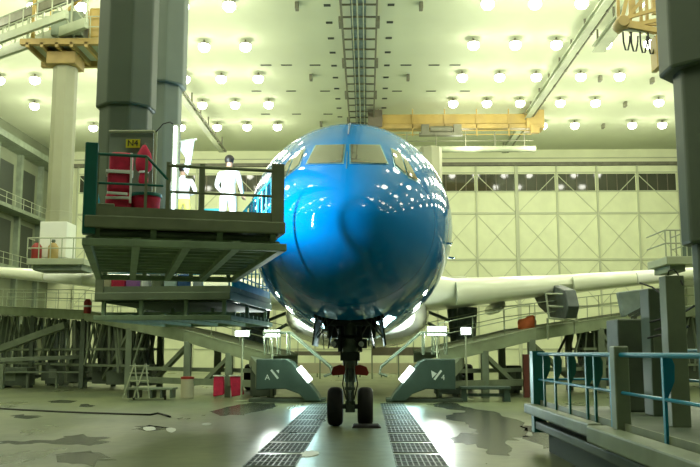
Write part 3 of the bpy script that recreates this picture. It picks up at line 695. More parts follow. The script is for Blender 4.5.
# ---------------- people
def person(name, loc, rot, label, mats, arms, legs, lean=0., h=1.0, hat=None):
    """skeleton skinned into one continuous body; faces -Y before rotation"""
    r = empty(name, loc, label, 'person')
    V = []; E = []; RA = []
    def v(p, rx, ry=None, par=None):
        V.append(Vector(p)*h); RA.append((rx*h, (ry or rx)*h))
        if par is not None: E.append((par, len(V)-1))
        return len(V)-1
    pel = v((0, 0, .97), .155, .12); sp = v((0, -lean*.3, 1.15), .14, .11, pel); ch = v((0, -lean*.7, 1.33), .165, .12, sp)
    nb = v((0, -lean, 1.46), .09, .08, ch); nk = v((0, -lean-.01, 1.53), .055, .055, nb); j = v((0, -lean-.03, 1.60), .075, .085, nk); hd = v((0, -lean-.02, 1.68), .082, .098, j); v((0, -lean-.01, 1.75), .055, .065, hd)
    nose = v((0, -lean-.125, 1.645), .012, .014, hd)
    hands = []
    for k, sg in enumerate((-1, 1)):
        el, wr = arms[k]
        s_ = v((sg*.19, -lean*.8, 1.42), .07, .07, ch); e_ = v(el, .05, .05, s_); w_ = v(wr, .032, .032, e_)
        d = (Vector(wr)-Vector(el)).normalized(); side = d.cross(Vector((0, -1, 0.01))).normalized()
        pm = Vector(wr)+d*.07; pl_ = v(pm, .042, .022, w_)
        for f in range(4):
            off = side*((f-1.5)*.021); b0 = v(pm+d*.035+off, .011, .011, pl_); b1 = v(pm+d*(.075-.008*abs(f-1.4))+off+Vector((0, -.012, 0)), .010, .010, b0); v(pm+d*(.105-.010*abs(f-1.4))+off+Vector((0, -.032, 0)), .008, .008, b1)
        tb0 = v(pm-d*.02+side*(-.045*sg), .012, .012, pl_); v(pm+d*.02+side*(-.065*sg), .010, .010, tb0)
    for k, sg in enumerate((-1, 1)):
        kn, an = legs[k]
        hp = v((sg*.095, 0, .90), .10, .10, pel); k_ = v(kn, .068, .07, hp); a_ = v(an, .045, .05, k_); hl = v((an[0], an[1]+.02, .05), .045, .05, a_); v((an[0]+sg*.02, an[1]-.17, .035), .042, .032, hl)
    me = bpy.data.meshes.new('body'); me.from_pydata(V, E, []); o = bpy.data.objects.new('tmp', me); COL.objects.link(o)
    sk = o.modifiers.new('skin', 'SKIN'); sk.branch_smoothing = .3
    for i, x in enumerate(RA): me.skin_vertices[0].data[i].radius = x
    me.skin_vertices[0].data[0].use_root = True
    ss = o.modifiers.new('sub', 'SUBSURF'); ss.levels = 2; ss.render_levels = 2
    bpy.context.view_layer.update(); dg = bpy.context.evaluated_depsgraph_get()
    bm_ = bpy.data.meshes.new_from_object(o.evaluated_get(dg)); bpy.data.objects.remove(o)
    bm_.name = 'body'; bm_.materials.clear()
    for mm in mats: bm_.materials.append(M[mm])   # skin, top, trousers, shoes
    wrs = [Vector(a[1])*h for a in arms]; els = [Vector(a[0])*h for a in arms]
    for p in bm_.polygons:
        c = p.center; p.use_smooth = True; idx = 1
        if c.z > 1.52*h and abs(c.x) < .13: idx = 0
        elif c.z < .10*h: idx = 3
        elif c.z < .95*h and abs(c.x) < .24: idx = 2
        for k in range(2):
            d = (wrs[k]-els[k]).normalized()
            if (c-wrs[k]).dot(d) > .0 and (c-wrs[k]).length < .24: idx = 0
        p.material_index = idx
    b = bpy.data.objects.new('body', bm_); COL.objects.link(b); b.parent = r
    # hair cap: follows the skull
    m = MB(); cx, cy, cz = 0, -lean-.005, 1.685; vs = []; fs = []; n = 20; K = 9
    for k in range(K+1):
        t = k/K*R(128)
        for i in range(n):
            a = 2*math.pi*i/n; st_ = math.sin(t); rr = Vector((math.cos(a)*st_*.098, math.sin(a)*st_*.112, math.cos(t)*.108))
            if rr.y < -.03: rr.z = max(rr.z, .035)
            vs.append((Vector((cx, cy, cz))+rr)*h)
    for k in range(K):
        for i in range(n): fs.append((k*n+i, k*n+(i+1) % n, (k+1)*n+(i+1) % n, (k+1)*n+i))
    mo = MB().add(vs, fs); mesh = bpy.data.meshes.new('hair'); mesh.from_pydata([v_ for v_ in mo.v], [], mo.f); mesh.materials.append(M['hair_black'])
    for p in mesh.polygons: p.use_smooth = True
    ho = bpy.data.objects.new('hair', mesh); COL.objects.link(ho); ho.parent = r
    if hat:
        vs = []; fs = []
        for k in range(K+1):
            t = k/K*R(80)
            for i in range(n):
                a = 2*math.pi*i/n; st_ = math.sin(t); vs.append((Vector((cx, cy-.004, cz+.012))+Vector((math.cos(a)*st_*.108, math.sin(a)*st_*.122, math.cos(t)*.115)))*h)
        for k in range(K):
            for i in range(n): fs.append((k*n+i, k*n+(i+1) % n, (k+1)*n+(i+1) % n, (k+1)*n+i))
        mesh = bpy.data.meshes.new('cap'); mesh.from_pydata([Vector(v_) for v_ in vs], [], fs); mesh.materials.append(M[hat])
        for p in mesh.polygons: p.use_smooth = True
        ho = bpy.data.objects.new('cap', mesh); COL.objects.link(ho); ho.parent = r
    # eyes
    for sg in (-1, 1):
        em = MB().lathe(Vector((sg*.032, -lean-.098, 1.672))*h, [(.002, -.006), (.009, 0), (.002, .006)], 8, (0, 1, 0)); mesh = bpy.data.meshes.new('eye'); mesh.from_pydata(em.v, [], em.f); mesh.materials.append(M['hair_black'])
        eo = bpy.data.objects.new('eye', mesh); COL.objects.link(eo); eo.parent = r
    r.rotation_euler = (0, 0, rot); return r
pp = P(228, 200, 18.3)
person('person', (pp.x, 18.3, ZT), R(165), 'person in white coverall standing on the platform with back turned',
       ['skin_tone', 'coverall_white', 'coverall_white', 'rubber'],
       [((-.26, -.02, 1.15), (-.22, -.22, 1.0)), ((.26, .0, 1.15), (.20, -.22, 1.02))],
       [((-.12, -.02, .50), (-.13, .02, .09)), ((.13, -.03, .50), (.15, .0, .09))], .03, 1.06, None)
pp2 = P(183, 200, 18.2)
person('person', (pp2.x, 18.2, ZT), R(200), 'person in white jacket and yellowish trousers half behind the rail post',
       ['skin_tone', 'coverall_white', 'trouser_yellow', 'rubber'],
       [((-.30, -.10, 1.16), (-.20, -.34, 1.12)), ((.30, -.12, 1.16), (.18, -.36, 1.14))],
       [((-.12, -.02, .50), (-.13, .02, .09)), ((.13, -.03, .50), (.15, .0, .09))], .10, .94, None)

# ================================================================== LOWER LEFT PLATFORM
ang2 = R(-4); f2 = P(95, 300, 23.4)
bk2, L2, slab2 = basket('work_platform', (f2.x, 23.4), ang2, 3.75, 6.2, 3.58, 2.80, 'lower hanging work platform under the left masts beside the fuselage', 'dock_grey')
m = MB()
for h in (.5, 1.0): m.tube(L2(3.68, .1, 3.58+h), L2(3.68, 6.1, 3.58+h), .025).tube(L2(.05, .05, 3.58+h), L2(3.68, .05, 3.58+h), .02).tube(L2(.05, 6.1, 3.58+h), L2(3.68, 6.1, 3.58+h), .02)
m.build('guard_rail', 'blue_paint', bk2)
for i in range(0, 11): MB().tube(L2(3.68, .1+.6*i, 3.58), L2(3.68, .1+.6*i, 4.58), .022).build('side_post', 'blue_paint', bk2)
slab2(3.66, 3.70, .5, 6.0, 3.62, 3.95).build('side_screen', 'cyan_paint', bk2)
slab2(.0, .22, -.02, .05, 3.3, 4.3).build('corner_post', 'basket_green', bk2)
items = [(108, 'drum_beige', .22, .5, 'beige roll'), (119, 'red_fabric', .40, .46, 'crimson cloth bundle'), (133, 'purple_cloth', .36, .48, 'purple cloth bundle'), (146, 'coverall_white', .22, .5, 'white cloth bundle'), (158, 'basket_green', .30, .45, 'green box'), (171, 'sheet_plastic', .36, .46, 'pale grey cloth bundle'), (184, 'navy_cloth', .34, .5, 'navy cloth bundle'), (198, 'white_fabric', .26, .46, 'white wrapped bundle')]
for px, mt, w, h, nm in items:
    p = P(px, 290, 24.0 if px < 140 or px > 190 else 23.75); m = MB(); m.box((p.x - w/2, p.y - .14, 3.58), (p.x + w/2, p.y + .14, 3.58 + h))
    k = m.build('box' if 'box' in nm else ('tool_roll' if 'roll' in nm else 'cloth_bundle'), mt, bevel=.06); tag(k, nm + ' lying on the lower left platform', 'box' if 'box' in nm else 'bundle', 'bundles on the lower platform')

# ================================================================== WING DOCKS
def lerp(a, b, t): return Vector(a).lerp(Vector(b), t)
def dock(sg, side):
    pts = [Vector((sg*3.45, 36.2, 1.75)), Vector((sg*8.0, 39.0, 2.75)), Vector((sg*15.5, 45.5, 3.85)), Vector((sg*27, 56, 5.2))]
    if sg < 0: pts = [Vector((-3.6, 36.4, 1.62)), Vector((-8.0, 40.0, 2.70)), Vector((-15.0, 47, 3.95)), Vector((-27, 60, 4.95))]
    dep = Vector((-sg*.9, 3.2, 0))
    r = empty('wing_dock', (pts[1].x, pts[1].y, 0), 'grey green sloping wing dock on the %s side under the wing' % side, 'dock')
    for i, (a, b) in enumerate(zip(pts[:-1], pts[1:])):
        m = MB(); up = Vector((0, 0, .28)); dn = Vector((0, 0, -.28)); t = Vector((0, .18, 0))
        m.hexa([a+dn, b+dn, b+dn+t, a+dn+t], [a+up, b+up, b+up+t, a+up+t])
        a2, b2 = a+dep, b+dep; m.hexa([a2+dn, b2+dn, b2+dn+t, a2+dn+t], [a2+up, b2+up, b2+up+t, a2+up+t]); m.build('side_beam', 'dock_beam', r, bevel=.02)
        m = MB(); z = Vector((0, 0, .18)); m.hexa([a+z, b+z, b2+z, a2+z], [a+z*1.3, b+z*1.3, b2+z*1.3, a2+z*1.3]); m.build('walkway', 'pale_steel', r)
        m = MB(); n = max(3, int((b-a).length/1.7))
        for h in (.6, 1.1):
            m.tube(a+Vector((0, .1, .28+h)), b+Vector((0, .1, .28+h)), .02, n=6)
            m.tube(a2+Vector((0, .1, .28+h)), b2+Vector((0, .1, .28+h)), .018, n=6)
        for k in range(n+1):
            p = lerp(a, b, k/n); m.tube(p+Vector((0, .1, .2)), p+Vector((0, .1, 1.38)), .018, n=6)
            p = lerp(a2, b2, k/n); m.tube(p+Vector((0, .1, .2)), p+Vector((0, .1, 1.38)), .018, n=6)
        m.build('guard_rail', 'dock_beam', r)
    # legs
    def at(t):  # t in 0..3
        i = min(2, int(t)); return lerp(pts[i], pts[i+1], t-i)
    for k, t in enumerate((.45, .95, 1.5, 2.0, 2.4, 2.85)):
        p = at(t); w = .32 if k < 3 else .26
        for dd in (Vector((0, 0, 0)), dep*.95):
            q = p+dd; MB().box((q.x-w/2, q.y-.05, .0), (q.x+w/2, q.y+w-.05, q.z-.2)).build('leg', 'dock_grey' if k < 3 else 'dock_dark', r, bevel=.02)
        MB().bar((p.x - sg*0, p.y+.1, .5), (p.x+dep.x, p.y+dep.y, .5), .18).build('base_beam', 'dock_dark', r)
    m = MB()
    for t0, t1 in ((.45, .95), (.95, 1.5), (1.5, 2.0)):
        a, b = at(t0), at(t1); m.bar((a.x, a.y+.1, a.z-.4), (b.x-(b.x-a.x)*.35, b.y+.1, .55), .2)
    m.build('brace', 'dock_grey', r)
    # lower base beams
    m = MB(); a, b = at(.1), at(1.45); m.bar((a.x, a.y, .62), (b.x, b.y, .62), .3, .28); m.bar((a.x, a.y+.5, 1.15), (b.x, b.y+.5, 1.15), .16, .18)
    m.build('base_beam', 'dock_grey', r)
    # lattice under the outer part
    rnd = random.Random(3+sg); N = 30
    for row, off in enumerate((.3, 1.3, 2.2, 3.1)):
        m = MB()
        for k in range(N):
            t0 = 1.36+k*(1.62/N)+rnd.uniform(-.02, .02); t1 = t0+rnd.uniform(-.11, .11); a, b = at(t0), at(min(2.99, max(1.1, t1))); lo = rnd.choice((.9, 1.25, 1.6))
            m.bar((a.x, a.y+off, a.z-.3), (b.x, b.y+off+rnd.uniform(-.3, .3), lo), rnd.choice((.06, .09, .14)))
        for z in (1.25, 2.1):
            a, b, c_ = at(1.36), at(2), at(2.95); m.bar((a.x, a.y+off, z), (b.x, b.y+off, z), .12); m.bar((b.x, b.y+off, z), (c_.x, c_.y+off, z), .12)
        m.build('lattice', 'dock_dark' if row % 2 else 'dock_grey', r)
    for t in (1.45, 1.64, 1.86, 2.08, 2.3, 2.52, 2.74):
        p = at(t); h = rnd.uniform(.9, 1.5); w = rnd.uniform(.4, .8)
        m = MB().box((p.x-w, p.y+1.2, .25), (p.x+w, p.y+2.4, h)).box((p.x-w*.45, p.y+1.4, h), (p.x+w*.45, p.y+2.0, p.z-.35)); m.build('machinery_block', 'dock_dark', r, bevel=.04)
    # nose pod: sloped teal panel with cut-out foot, work lamp and white mark
    x0 = sg*1.95; Yp = 34.2
    prof = [(3.9, 1.68), (2.75, 1.68), (2.5, 1.55), (1.52, .35), (1.35, .05), (1.95, .05), (2.2, .32), (2.75, .52), (3.9, .48)]
    pod_ = MB().prism([(sg*x, Yp, z) for x, z in prof], (0, 1.6, 0)); pod = pod_.build('nose_pod', 'pod_teal', r, bevel=.04)
    MB().box((min(sg*1.2, sg*4.2), Yp+.2, .0), (max(sg*1.2, sg*4.2), Yp+1.4, .14)).build('pod_base', 'dock_dark', r, bevel=.02)
    MB().bar((sg*3.7, Yp+.8, 1.2), (sg*4.4, Yp+3.5, 1.6), .5).build('pod_arm', 'dock_grey', r)
    a, b = Vector((sg*2.22, Yp-.06, 1.36)), Vector((sg*1.76, Yp-.06, .82))
    nx = Vector((b.z-a.z, 0, -(b.x-a.x))).normalized()*.12
    lm = MB().prism([a-nx, b-nx, b+nx, a+nx], (0, .10, 0)).build('work_lamp', 'flood_glow', r, bevel=.03); lm['label'] = 'glowing white lamp'
    # white mark: arrow head, stroke and a figure 4
    mk = MB(); X = lambda a_: (-3.55 if sg < 0 else 2.95)+a_; z0 = .82
    mk.prism([(X(.0), Yp-.012, z0+.42), (X(.22), Yp-.012, z0+.30), (X(.04), Yp-.012, z0+.12)] if sg > 0 else [(X(.44), Yp-.012, z0+.42), (X(.56), Yp-.012, z0+.44), (X(.54), Yp-.012, z0+.30)], (0, .02, 0))
    if sg > 0: mk.bar((X(.12), Yp-.006, z0+.06), (X(.40), Yp-.006, z0+.42), .08, .02, (0, 1, 0))
    else: mk.bar((X(.24), Yp-.006, z0+.44), (X(.52), Yp-.006, z0+.10), .08, .02, (0, 1, 0))
    mk.build('white_mark', 'mark_white', pod)
    text('4' if sg > 0 else 'A', .30, (X(.46) if sg > 0 else X(.1), Yp-.01, z0+.14), (math.pi/2, 0, 0), 'mark_white', 'white_figure', r)
    # folded stair rail over the pod
    m = MB(); 
    for dy in (.2, 1.3):
        m.path([(sg*3.7, Yp+dy, 2.7), (sg*2.6, Yp+dy, 2.72), (sg*1.0, Yp+dy, 1.35), (sg*.95, Yp+dy, 1.1), (sg*1.25, Yp+dy, 1.0)], .05)
        for x in (3.6, 3.1, 2.7): m.tube((sg*x, Yp+dy, 1.85), (sg*x, Yp+dy, 2.7), .03)
    m.build('stair_rail', 'dock_grey', r)
    # flood lights
    ar = bpy.data.lights.new('flood_lamp', 'AREA'); ar.size = .9; ar.energy = 90; ar.color = (.55, .97, 1.)
    ao = bpy.data.objects.new('flood_lamp', ar); COL.objects.link(ao); ao.location = (sg*2.0, Yp-.35, 1.1); ao.rotation_euler = (R(125), 0, R(180) - sg*R(12))
    return r, at
dl, atl = dock(-1, 'left'); dr_, atr = dock(1, 'right')
# extra big diagonal brace far left
a = P(0, 349, 50); b = P(66, 325, 48.5); tag(MB().bar(a, b, .35, .38).bar(a + Vector((0, 0, -.2)), (a.x, a.y, 0), .3).build('dock_prop', 'dock_grey', bevel=.02), 'big slanting prop beam under the left dock at the frame edge', 'beam')
tag(MB().bar(P(0, 360, 46), P(140, 354.5, 50), .25, .22).bar((P(2, 360, 46).x, 46, 1.3), (P(2, 360, 46).x, 46, 0), .3).bar((P(138, 354, 50).x, 50, 1.3), (P(138, 354, 50).x, 50, 0), .25).build('dock_tie', 'dock_grey', bevel=.02), 'long low horizontal tie beam beneath the left dock', 'beam')

# flood lights under the wings
def flood(px, py, Y, label, w=.5, h=.28, e=220, aim=(0, -.4, .5)):
    p = P(px, py, Y); c = empty('flood_light', (p.x, Y, 0), label, 'flood light', 'white flood lights below the wing roots')
    MB().box((p.x-w/2, Y-.02, p.z-h/2), (p.x+w/2, Y+.04, p.z+h/2)).build('lamp_face', 'flood_glow', c, bevel=.02)
    MB().box((p.x-w/2-.03, Y+.04, p.z-h/2-.03), (p.x+w/2+.03, Y+.2, p.z+h/2+.03)).build('lamp_body', 'dock_dark', c)
    MB().tube((p.x, Y+.12, 0), (p.x, Y+.12, p.z), .04).lathe((p.x, Y+.12, 0), [(.3, 0), (.3, .03), (.05, .06)], 16).build('stand', 'pale_steel', c)
    ar = bpy.data.lights.new('flood', 'SPOT'); ar.energy = e; ar.spot_size = R(140); ar.color = (.88, 1., .92); ar.shadow_soft_size = .2
    ao = bpy.data.objects.new('flood', ar); COL.objects.link(ao); ao.location = (p.x, Y-.1, p.z); ao.rotation_euler = Vector(aim).to_track_quat('-Z', 'Y').to_euler()
flood(242, 333.5, 34.9, 'white flood light on a stand, outer one left of the nose gear', .55, .2, 1500, (.5, -.2, .6))
flood(272, 333.5, 34.9, 'white flood light on a stand, inner one left of the nose gear', .62, .26, 1800, (.6, -.4, .6))
flood(437, 331, 34.9, 'large white flood light under the right belly edge', .75, .35, 1500, (-.6, -.5, .6))
flood(466, 331, 36.0, 'small white flood light beside the right main gear', .4, .28, 200, (-.4, -.2, .6))

# orange bag, engine cage, cowl panel on right dock
ob = atr(.85); p = P(527, 324, 41.5)
bgm = MB().lathe((p.x, 41.5, P(527, 331, 41.5).z), [(.25, 0), (.42, .1), (.44, .45), (.36, .62), (.12, .68)], 14); 
for v_ in bgm.v: v_.z += .12*math.sin(v_.x*7)
tag(bgm.build('orange_bag', 'orange_cloth', smooth=True), 'bright orange bag on the right wing dock walkway', 'bag')
c = MB()
for (a, b) in (((546, 294), (549, 318)), ((549, 318), (577, 321)), ((577, 321), (574, 294)), ((546, 294), (574, 294)), ((548, 306), (576, 308))):
    c.tube(P(a[0], a[1], 38.6), P(b[0], b[1], 38.6), .045); c.tube(P(a[0], a[1], 40.0), P(b[0], b[1], 40.0), .045)
for a in ((546, 294), (549, 318), (577, 321), (574, 294)): c.tube(P(*a, 38.6), P(*a, 40.0), .045)
q = P(548, 318, 38.9); c.tube((q.x, 39, q.z), (q.x, 39, 2.5), .05); q = P(575, 320, 38.9); c.tube((q.x, 39, q.z), (q.x, 39, 2.8), .05)
tag(c.build('access_cage', 'pale_steel'), 'tubular access cage around the bare engine pylon, right wing', 'cage')
c = MB().prism([P(619, 292, 36), P(651, 288, 36), P(648, 311, 36), P(624, 317, 36)], (0, .5, 0))
cw = empty('cowl_panel', (P(635, 316, 36).x, 36.2, 0), 'blue grey tilted cowl panel on a stand below the right wing', 'panel')
c.build('panel_skin', 'pylon_grey', cw, bevel=.05)
c = MB().bar(P(627, 316, 35.9), P(650, 304, 35.9), .32, .12).bar(P(630, 318, 35.9), P(652, 309, 35.9), .2, .1); c.build('panel_edge', 'chrome', cw)
q = P(636, 318, 36.2); MB().tube((q.x, 36.3, 0), (q.x, 36.3, q.z + .3), .08).box((q.x-.7, 35.8, 0), (q.x+.7, 36.8, .1)).build('stand', 'dock_dark', cw)

# ---------------- yellow crane carriages (top left and top right)
c = empty('crane_carriage', (m4.x, 43, 16.6), 'yellow and grey crane carriage with walkway at top left', 'crane')
x0 = m4.x
MB().box((x0-1.6, 41.8, 16.9), (x0+2.4, 44.6, 17.2)).build('deck', 'pale_steel', c, bevel=.02)
m = MB()
for i in range(6): m.box((x0-1.6+i*.75, 41.6, 16.65), (x0-1.45+i*.75, 44.8, 16.9))
m.box((x0-1.9, 41.6, 16.8), (x0+2.7, 41.9, 17.1)); m.box((x0-1.9, 44.5, 16.6), (x0+2.7, 44.8, 16.9)); m.build('deck_beam', 'ochre_steel', c)
MB().box((x0-.4, 41.7, 17.3), (x0+1.2, 43.2, 18.6)).build('control_cabin', 'dock_grey', c, bevel=.05)
MB().box((x0+1.4, 42, 17.2), (x0+2.4, 43.8, 18.9)).build('hoist_drum', 'yellow_steel', c, bevel=.15)
A = Vector((x0+1.8, 40.6, 17.5)); B = A + Vector((-11, 15.5*.5, 0))
wd = Vector((-.5, -.9, 0)).normalized()
m = MB(); m.bar(A, B, .25, .5); m.bar(A+Vector((-.6, -1.1, 0)), B+Vector((-.6, -1.1, 0)), .2, .4); m.build('bridge_girder', 'pale_steel', c)
m = MB(); m.bar(A+Vector((0, 0, 1.7)), B+Vector((0, 0, 1.7)), .35, .45); m.build('bridge_girder', 'truss_steel', c)
m = MB()
for i in range(12):
    p = A.lerp(B, i/11); m.bar(p, p+Vector((0, 0, 1.7)), .09); m.bar(p+Vector((-.6, -1.1, 0)), p+Vector((-.6, -1.1, 1.2)), .05)
    if i < 11: q = A.lerp(B, (i+1)/11); m.bar(p, q+Vector((0, 0, 1.7)) if i % 2 else q+Vector((0, 0, 1.2)), .05)
for h in (.6, 1.2): m.tube(A+Vector((-.6, -1.1, h)), B+Vector((-.6, -1.1, h)), .035)
m.build('walkway_rail', 'pale_steel', c)
m = MB()
for dx, dy in ((-1.4, 0), (2.2, 0), (-1.4, 2.4), (2.2, 2.4)): m.box((x0+dx-.08, 42+dy-.08, 17.1), (x0+dx+.08, 42+dy+.08, 24))
m.bar((x0-1.4, 42, 19.5), (x0+2.2, 42, 22), .14).bar((x0+2.2, 42, 18.5), (x0+3.2, 42, 23.5), .2).bar((x0+.2, 42, 18.6), (x0+2.2, 42, 20.6), .14)
m.build('hanger', 'yellow_steel', c)
for i in range(14):
    a_ = Vector((x0 - 1.2 + random.random()*3.6, 41.9 + random.random()*2.4, 17.2)); b_ = a_ + Vector((random.uniform(-.5, .5), random.uniform(-.3, .3), random.uniform(.5, 2.4)))
    MB().bar(a_, b_, random.choice((.06, .1))).build('machinery_strut', random.choice(('yellow_steel', 'ochre_steel', 'truss_steel')), c)
m = MB()
for h in (.55, 1.1): m.tube((x0-1.6, 41.75, 17.2+h), (x0+2.4, 41.75, 17.2+h), .03).tube((x0-1.6, 41.75, 17.2+h), (x0-1.6, 44.6, 17.2+h), .03)
for i in range(6): m.tube((x0-1.6+i*.8, 41.75, 17.1), (x0-1.6+i*.8, 41.75, 18.3), .03)
m.build('guard_rail', 'pale_steel', c)
MB().box((x0-.75, 42.2, 16.0), (x0+.75, 43.7, 16.66)).build('mast_head', 'ochre_steel', c, bevel=.04)
c.location.z += .55
# top right carriage
def R3(px, py, Y=34.): return P(px, py, Y)
c = empty('crane_carriage', R3(640, 35), 'yellow crane carriage with hanging cable loops at top right', 'crane')
m = MB(); hub = R3(621, 24)
for q, w in (((668, 18), .16), ((668, 33), .22), ((668, 6), .14), ((646, -6), .13), ((628, -8), .14), ((655, 33), .13), ((668, 26), .1)): m.bar(hub + Vector((random.uniform(-.1, .1), 0, random.uniform(-.25, .2))), R3(*q), w)
for q in ((622, -8), (634, -8), (645, -8), (651, -8)): m.bar((R3(*q).x, 34.6, R3(*q).z), (R3(q[0]+1, 28).x, 34.6, R3(q[0], 28).z), .12)
m.build('strut', 'yellow_steel', c)
MB().lathe(hub + Vector((0, -.4, 0)), [(.22, 0), (.27, .08), (.27, .72), (.22, .8)], 14, (0, 1, 0)).build('hub', 'ochre_steel', c, smooth='auto')
MB().hexa([R3(622, 31), R3(668, 35), R3(668, 35, 36), R3(622, 31, 36)], [R3(622, 26), R3(668, 30), R3(668, 30, 36), R3(622, 26, 36)]).build('deck', 'pale_steel', c)
m = MB()
for x_ in (623, 631, 640, 648):
    a, b = R3(x_, 32), R3(x_+7, 36); lo = 50+(x_-623)*.15
    m.path([a, R3(x_+.5, lo-8), R3(x_+2.5, lo), R3(x_+5, lo), R3(x_+6.6, lo-7), b], .035, 6)
m.build('cable_loop', 'cable_black', c)
MB().box((R3(653, 40).x, 33.6, R3(653, 70).z), (R3(658.5, 40).x, 34.4, R3(653, 38).z)).box((R3(657, 40).x, 33.8, R3(653, 46).z), (R3(672, 40).x, 34.3, R3(653, 38).z)).build('end_box', 'yellow_steel', c, bevel=.03)
m = MB()
for q in (640, 662): m.box((R3(q, 0).x-.1, 34.9, R3(q, 5).z), (R3(q, 0).x+.1, 35.1, 24))
m.build('hanger', 'ochre_steel', c)

# small balconies on masts, left and right
def balcony(px0, px1, py, Y, label):
    a = P(px0, py, Y); b = P(px1, py, Y); z = a.z
    c = empty('small_platform', ((a.x+b.x)/2, Y+1, z-.3), label, 'small platform')
    MB().box((a.x, Y-.3, z-.3), (b.x, Y+2.0, z)).build('deck', 'pale_steel', c, bevel=.02)
    MB().box((a.x+.2, Y, z-.55), (b.x-.2, Y+1.8, z-.3)).build('under_frame', 'dock_grey', c)
    m = MB()
    for h in (.5, 1.0): m.tube((a.x, Y-.25, z+h), (b.x, Y-.25, z+h), .03).tube((b.x, Y-.25, z+h), (b.x, Y+1.9, z+h), .03).tube((a.x, Y-.25, z+h), (a.x, Y+1.9, z+h), .03)
    n = 5
    for i in range(n+1): x_ = a.x+(b.x-a.x)*i/n; m.tube((x_, Y-.25, z), (x_, Y-.25, z+1.0), .03)
    m.build('guard_rail', 'pale_steel', c); return c, z
c, z = balcony(29, 86, 259, 41.6, 'small railed platform at the foot of the slim left mast')
for px, mt, nm, py_ in ((36.5, 'red_paint', 'red fire extinguisher', 0), (53, 'ochre_steel', 'ochre gas bottle', 0)):
    p = P(px, 255, 41.8); k = empty('fire_extinguisher' if 'fire' in nm else 'gas_bottle', (p.x, 41.8, z), nm + ' standing on the small left mast platform', 'extinguisher' if 'fire' in nm else 'gas bottle')
    MB().lathe((p.x, 41.8, z), [(.22, 0), (.25, .04), (.25, .62), (.14, .78), (.07, .82)], 16).build('cylinder_body', mt, k, smooth='auto')
    MB().lathe((p.x, 41.8, z), [(.07, .82), (.10, .88), (.08, .98)], 12).build('valve', 'dock_dark', k)
c, z = balcony(664, 690, 257, 33, 'small pale railed platform beside the right dark mast')
q = P(689, 250, 34); tag(MB().lathe((q.x, 34, z), [(.28, 0), (.28, 24 - z)], 8).build('hanging_mast', 'mast_green'), 'thin dark mast rising from the small right platform', 'mast')

# extinguisher on left dock walkway
p = P(87.5, 312, 46.5); zz = P(87.5, 313.5, 46.5).z
k = empty('fire_extinguisher', (p.x, 46.5, zz), 'red fire extinguisher with white band on the left dock walkway', 'extinguisher')
MB().lathe((p.x, 46.5, zz), [(.2, 0), (.21, .05), (.21, .62), (.1, .78)], 14).build('cylinder_body', 'red_paint', k, smooth='auto'); MB().lathe((p.x, 46.5, zz), [(.215, .34), (.215, .44)], 14).build('band', 'white_fabric', k)

# ================================================================== RIGHT FOREGROUND DOCK
X0 = 3.80; DZ = .85
c = empty('access_dock', (X0 + 1.5, 12, 0), 'low grey access dock with blue railing at lower right foreground', 'dock')
MB().box((X0+.1, 3, DZ-.08), (X0+4.5, 18.1, DZ)).build('deck', 'dock_dark', c)
m = MB().box((X0-.12, 13.0, DZ-.14), (X0+.1, 18.2, DZ+.06)); m.build('bumper', 'dock_grey', c, bevel=.03)
m = MB().box((X0-.22, 3, DZ-.18), (X0+.1, 12.7, DZ+.06)); m.build('bumper', 'dock_grey', c, bevel=.03)
MB().box((X0+.02, 3, .42), (X0+.22, 17.9, .58)).build('lower_bumper', 'dock_dark', c, bevel=.03)
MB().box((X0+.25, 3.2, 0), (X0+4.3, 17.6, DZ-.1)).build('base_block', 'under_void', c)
posts = [17.9, 17.2, 16.2, 15.1, 13.9, 13.4, 12.5, 10.3, 9.1, 7.9, 6.7]
m = MB(); m.tube((X0+.12, 3, DZ+1.06), (X0+.12, 17.9, DZ+1.06), .032, n=10); m.tube((X0+.12, 17.9, DZ+1.06), (X0+2.6, 17.9, DZ+1.06), .032, n=10); m.tube((X0+2.4, 3, DZ+1.12), (X0+2.4, 17.9, DZ+1.12), .032, n=10); m.build('top_rail', 'blue_paint', c)
m = MB(); m.tube((X0+.12, 3, DZ+.55), (X0+.12, 17.9, DZ+.55), .022, n=8); m.tube((X0+.12, 17.9, DZ+.55), (X0+2.6, 17.9, DZ+.55), .022); m.tube((X0+2.4, 3, DZ+.60), (X0+2.4, 17.9, DZ+.60), .024); m.build('mid_rail', 'blue_paint', c)
for y in posts:
    m = MB(); m.box((X0+.10, y-.035, DZ), (X0+.135, y+.035, DZ+1.09))
    m.prism([(X0+.12, y, DZ+1.05), (X0+.10, y, DZ+.35), (X0+.15, y, DZ+.55), (X0+.24, y, DZ+.76), (X0+.25, y, DZ+.95), (X0+.21, y, DZ+1.05)], (0, .04, 0))
    m.build('rail_post', 'teal_paint' if y > 13.2 else 'blue_paint', c)
for y in posts: MB().box((X0+2.38, y, DZ), (X0+2.42, y+.05, DZ+1.1)).build('inner_post', 'teal_paint', c)
m = MB().box((X0+.13, 3, DZ), (X0+.16, 17.9, DZ+.14)); m.build('toe_board', 'basket_green', c)
pp_ = P(622, 345, 11.2)
MB().box((X0+.03, 12.0, DZ-.1), (X0+.23, 12.25, 2.03)).build('main_post', 'dock_grey', c, bevel=.02)
MB().box((X0+.0, 17.75, DZ-.5), (X0+.25, 18.05, DZ+1.12)).build('end_post', 'teal_paint', c)
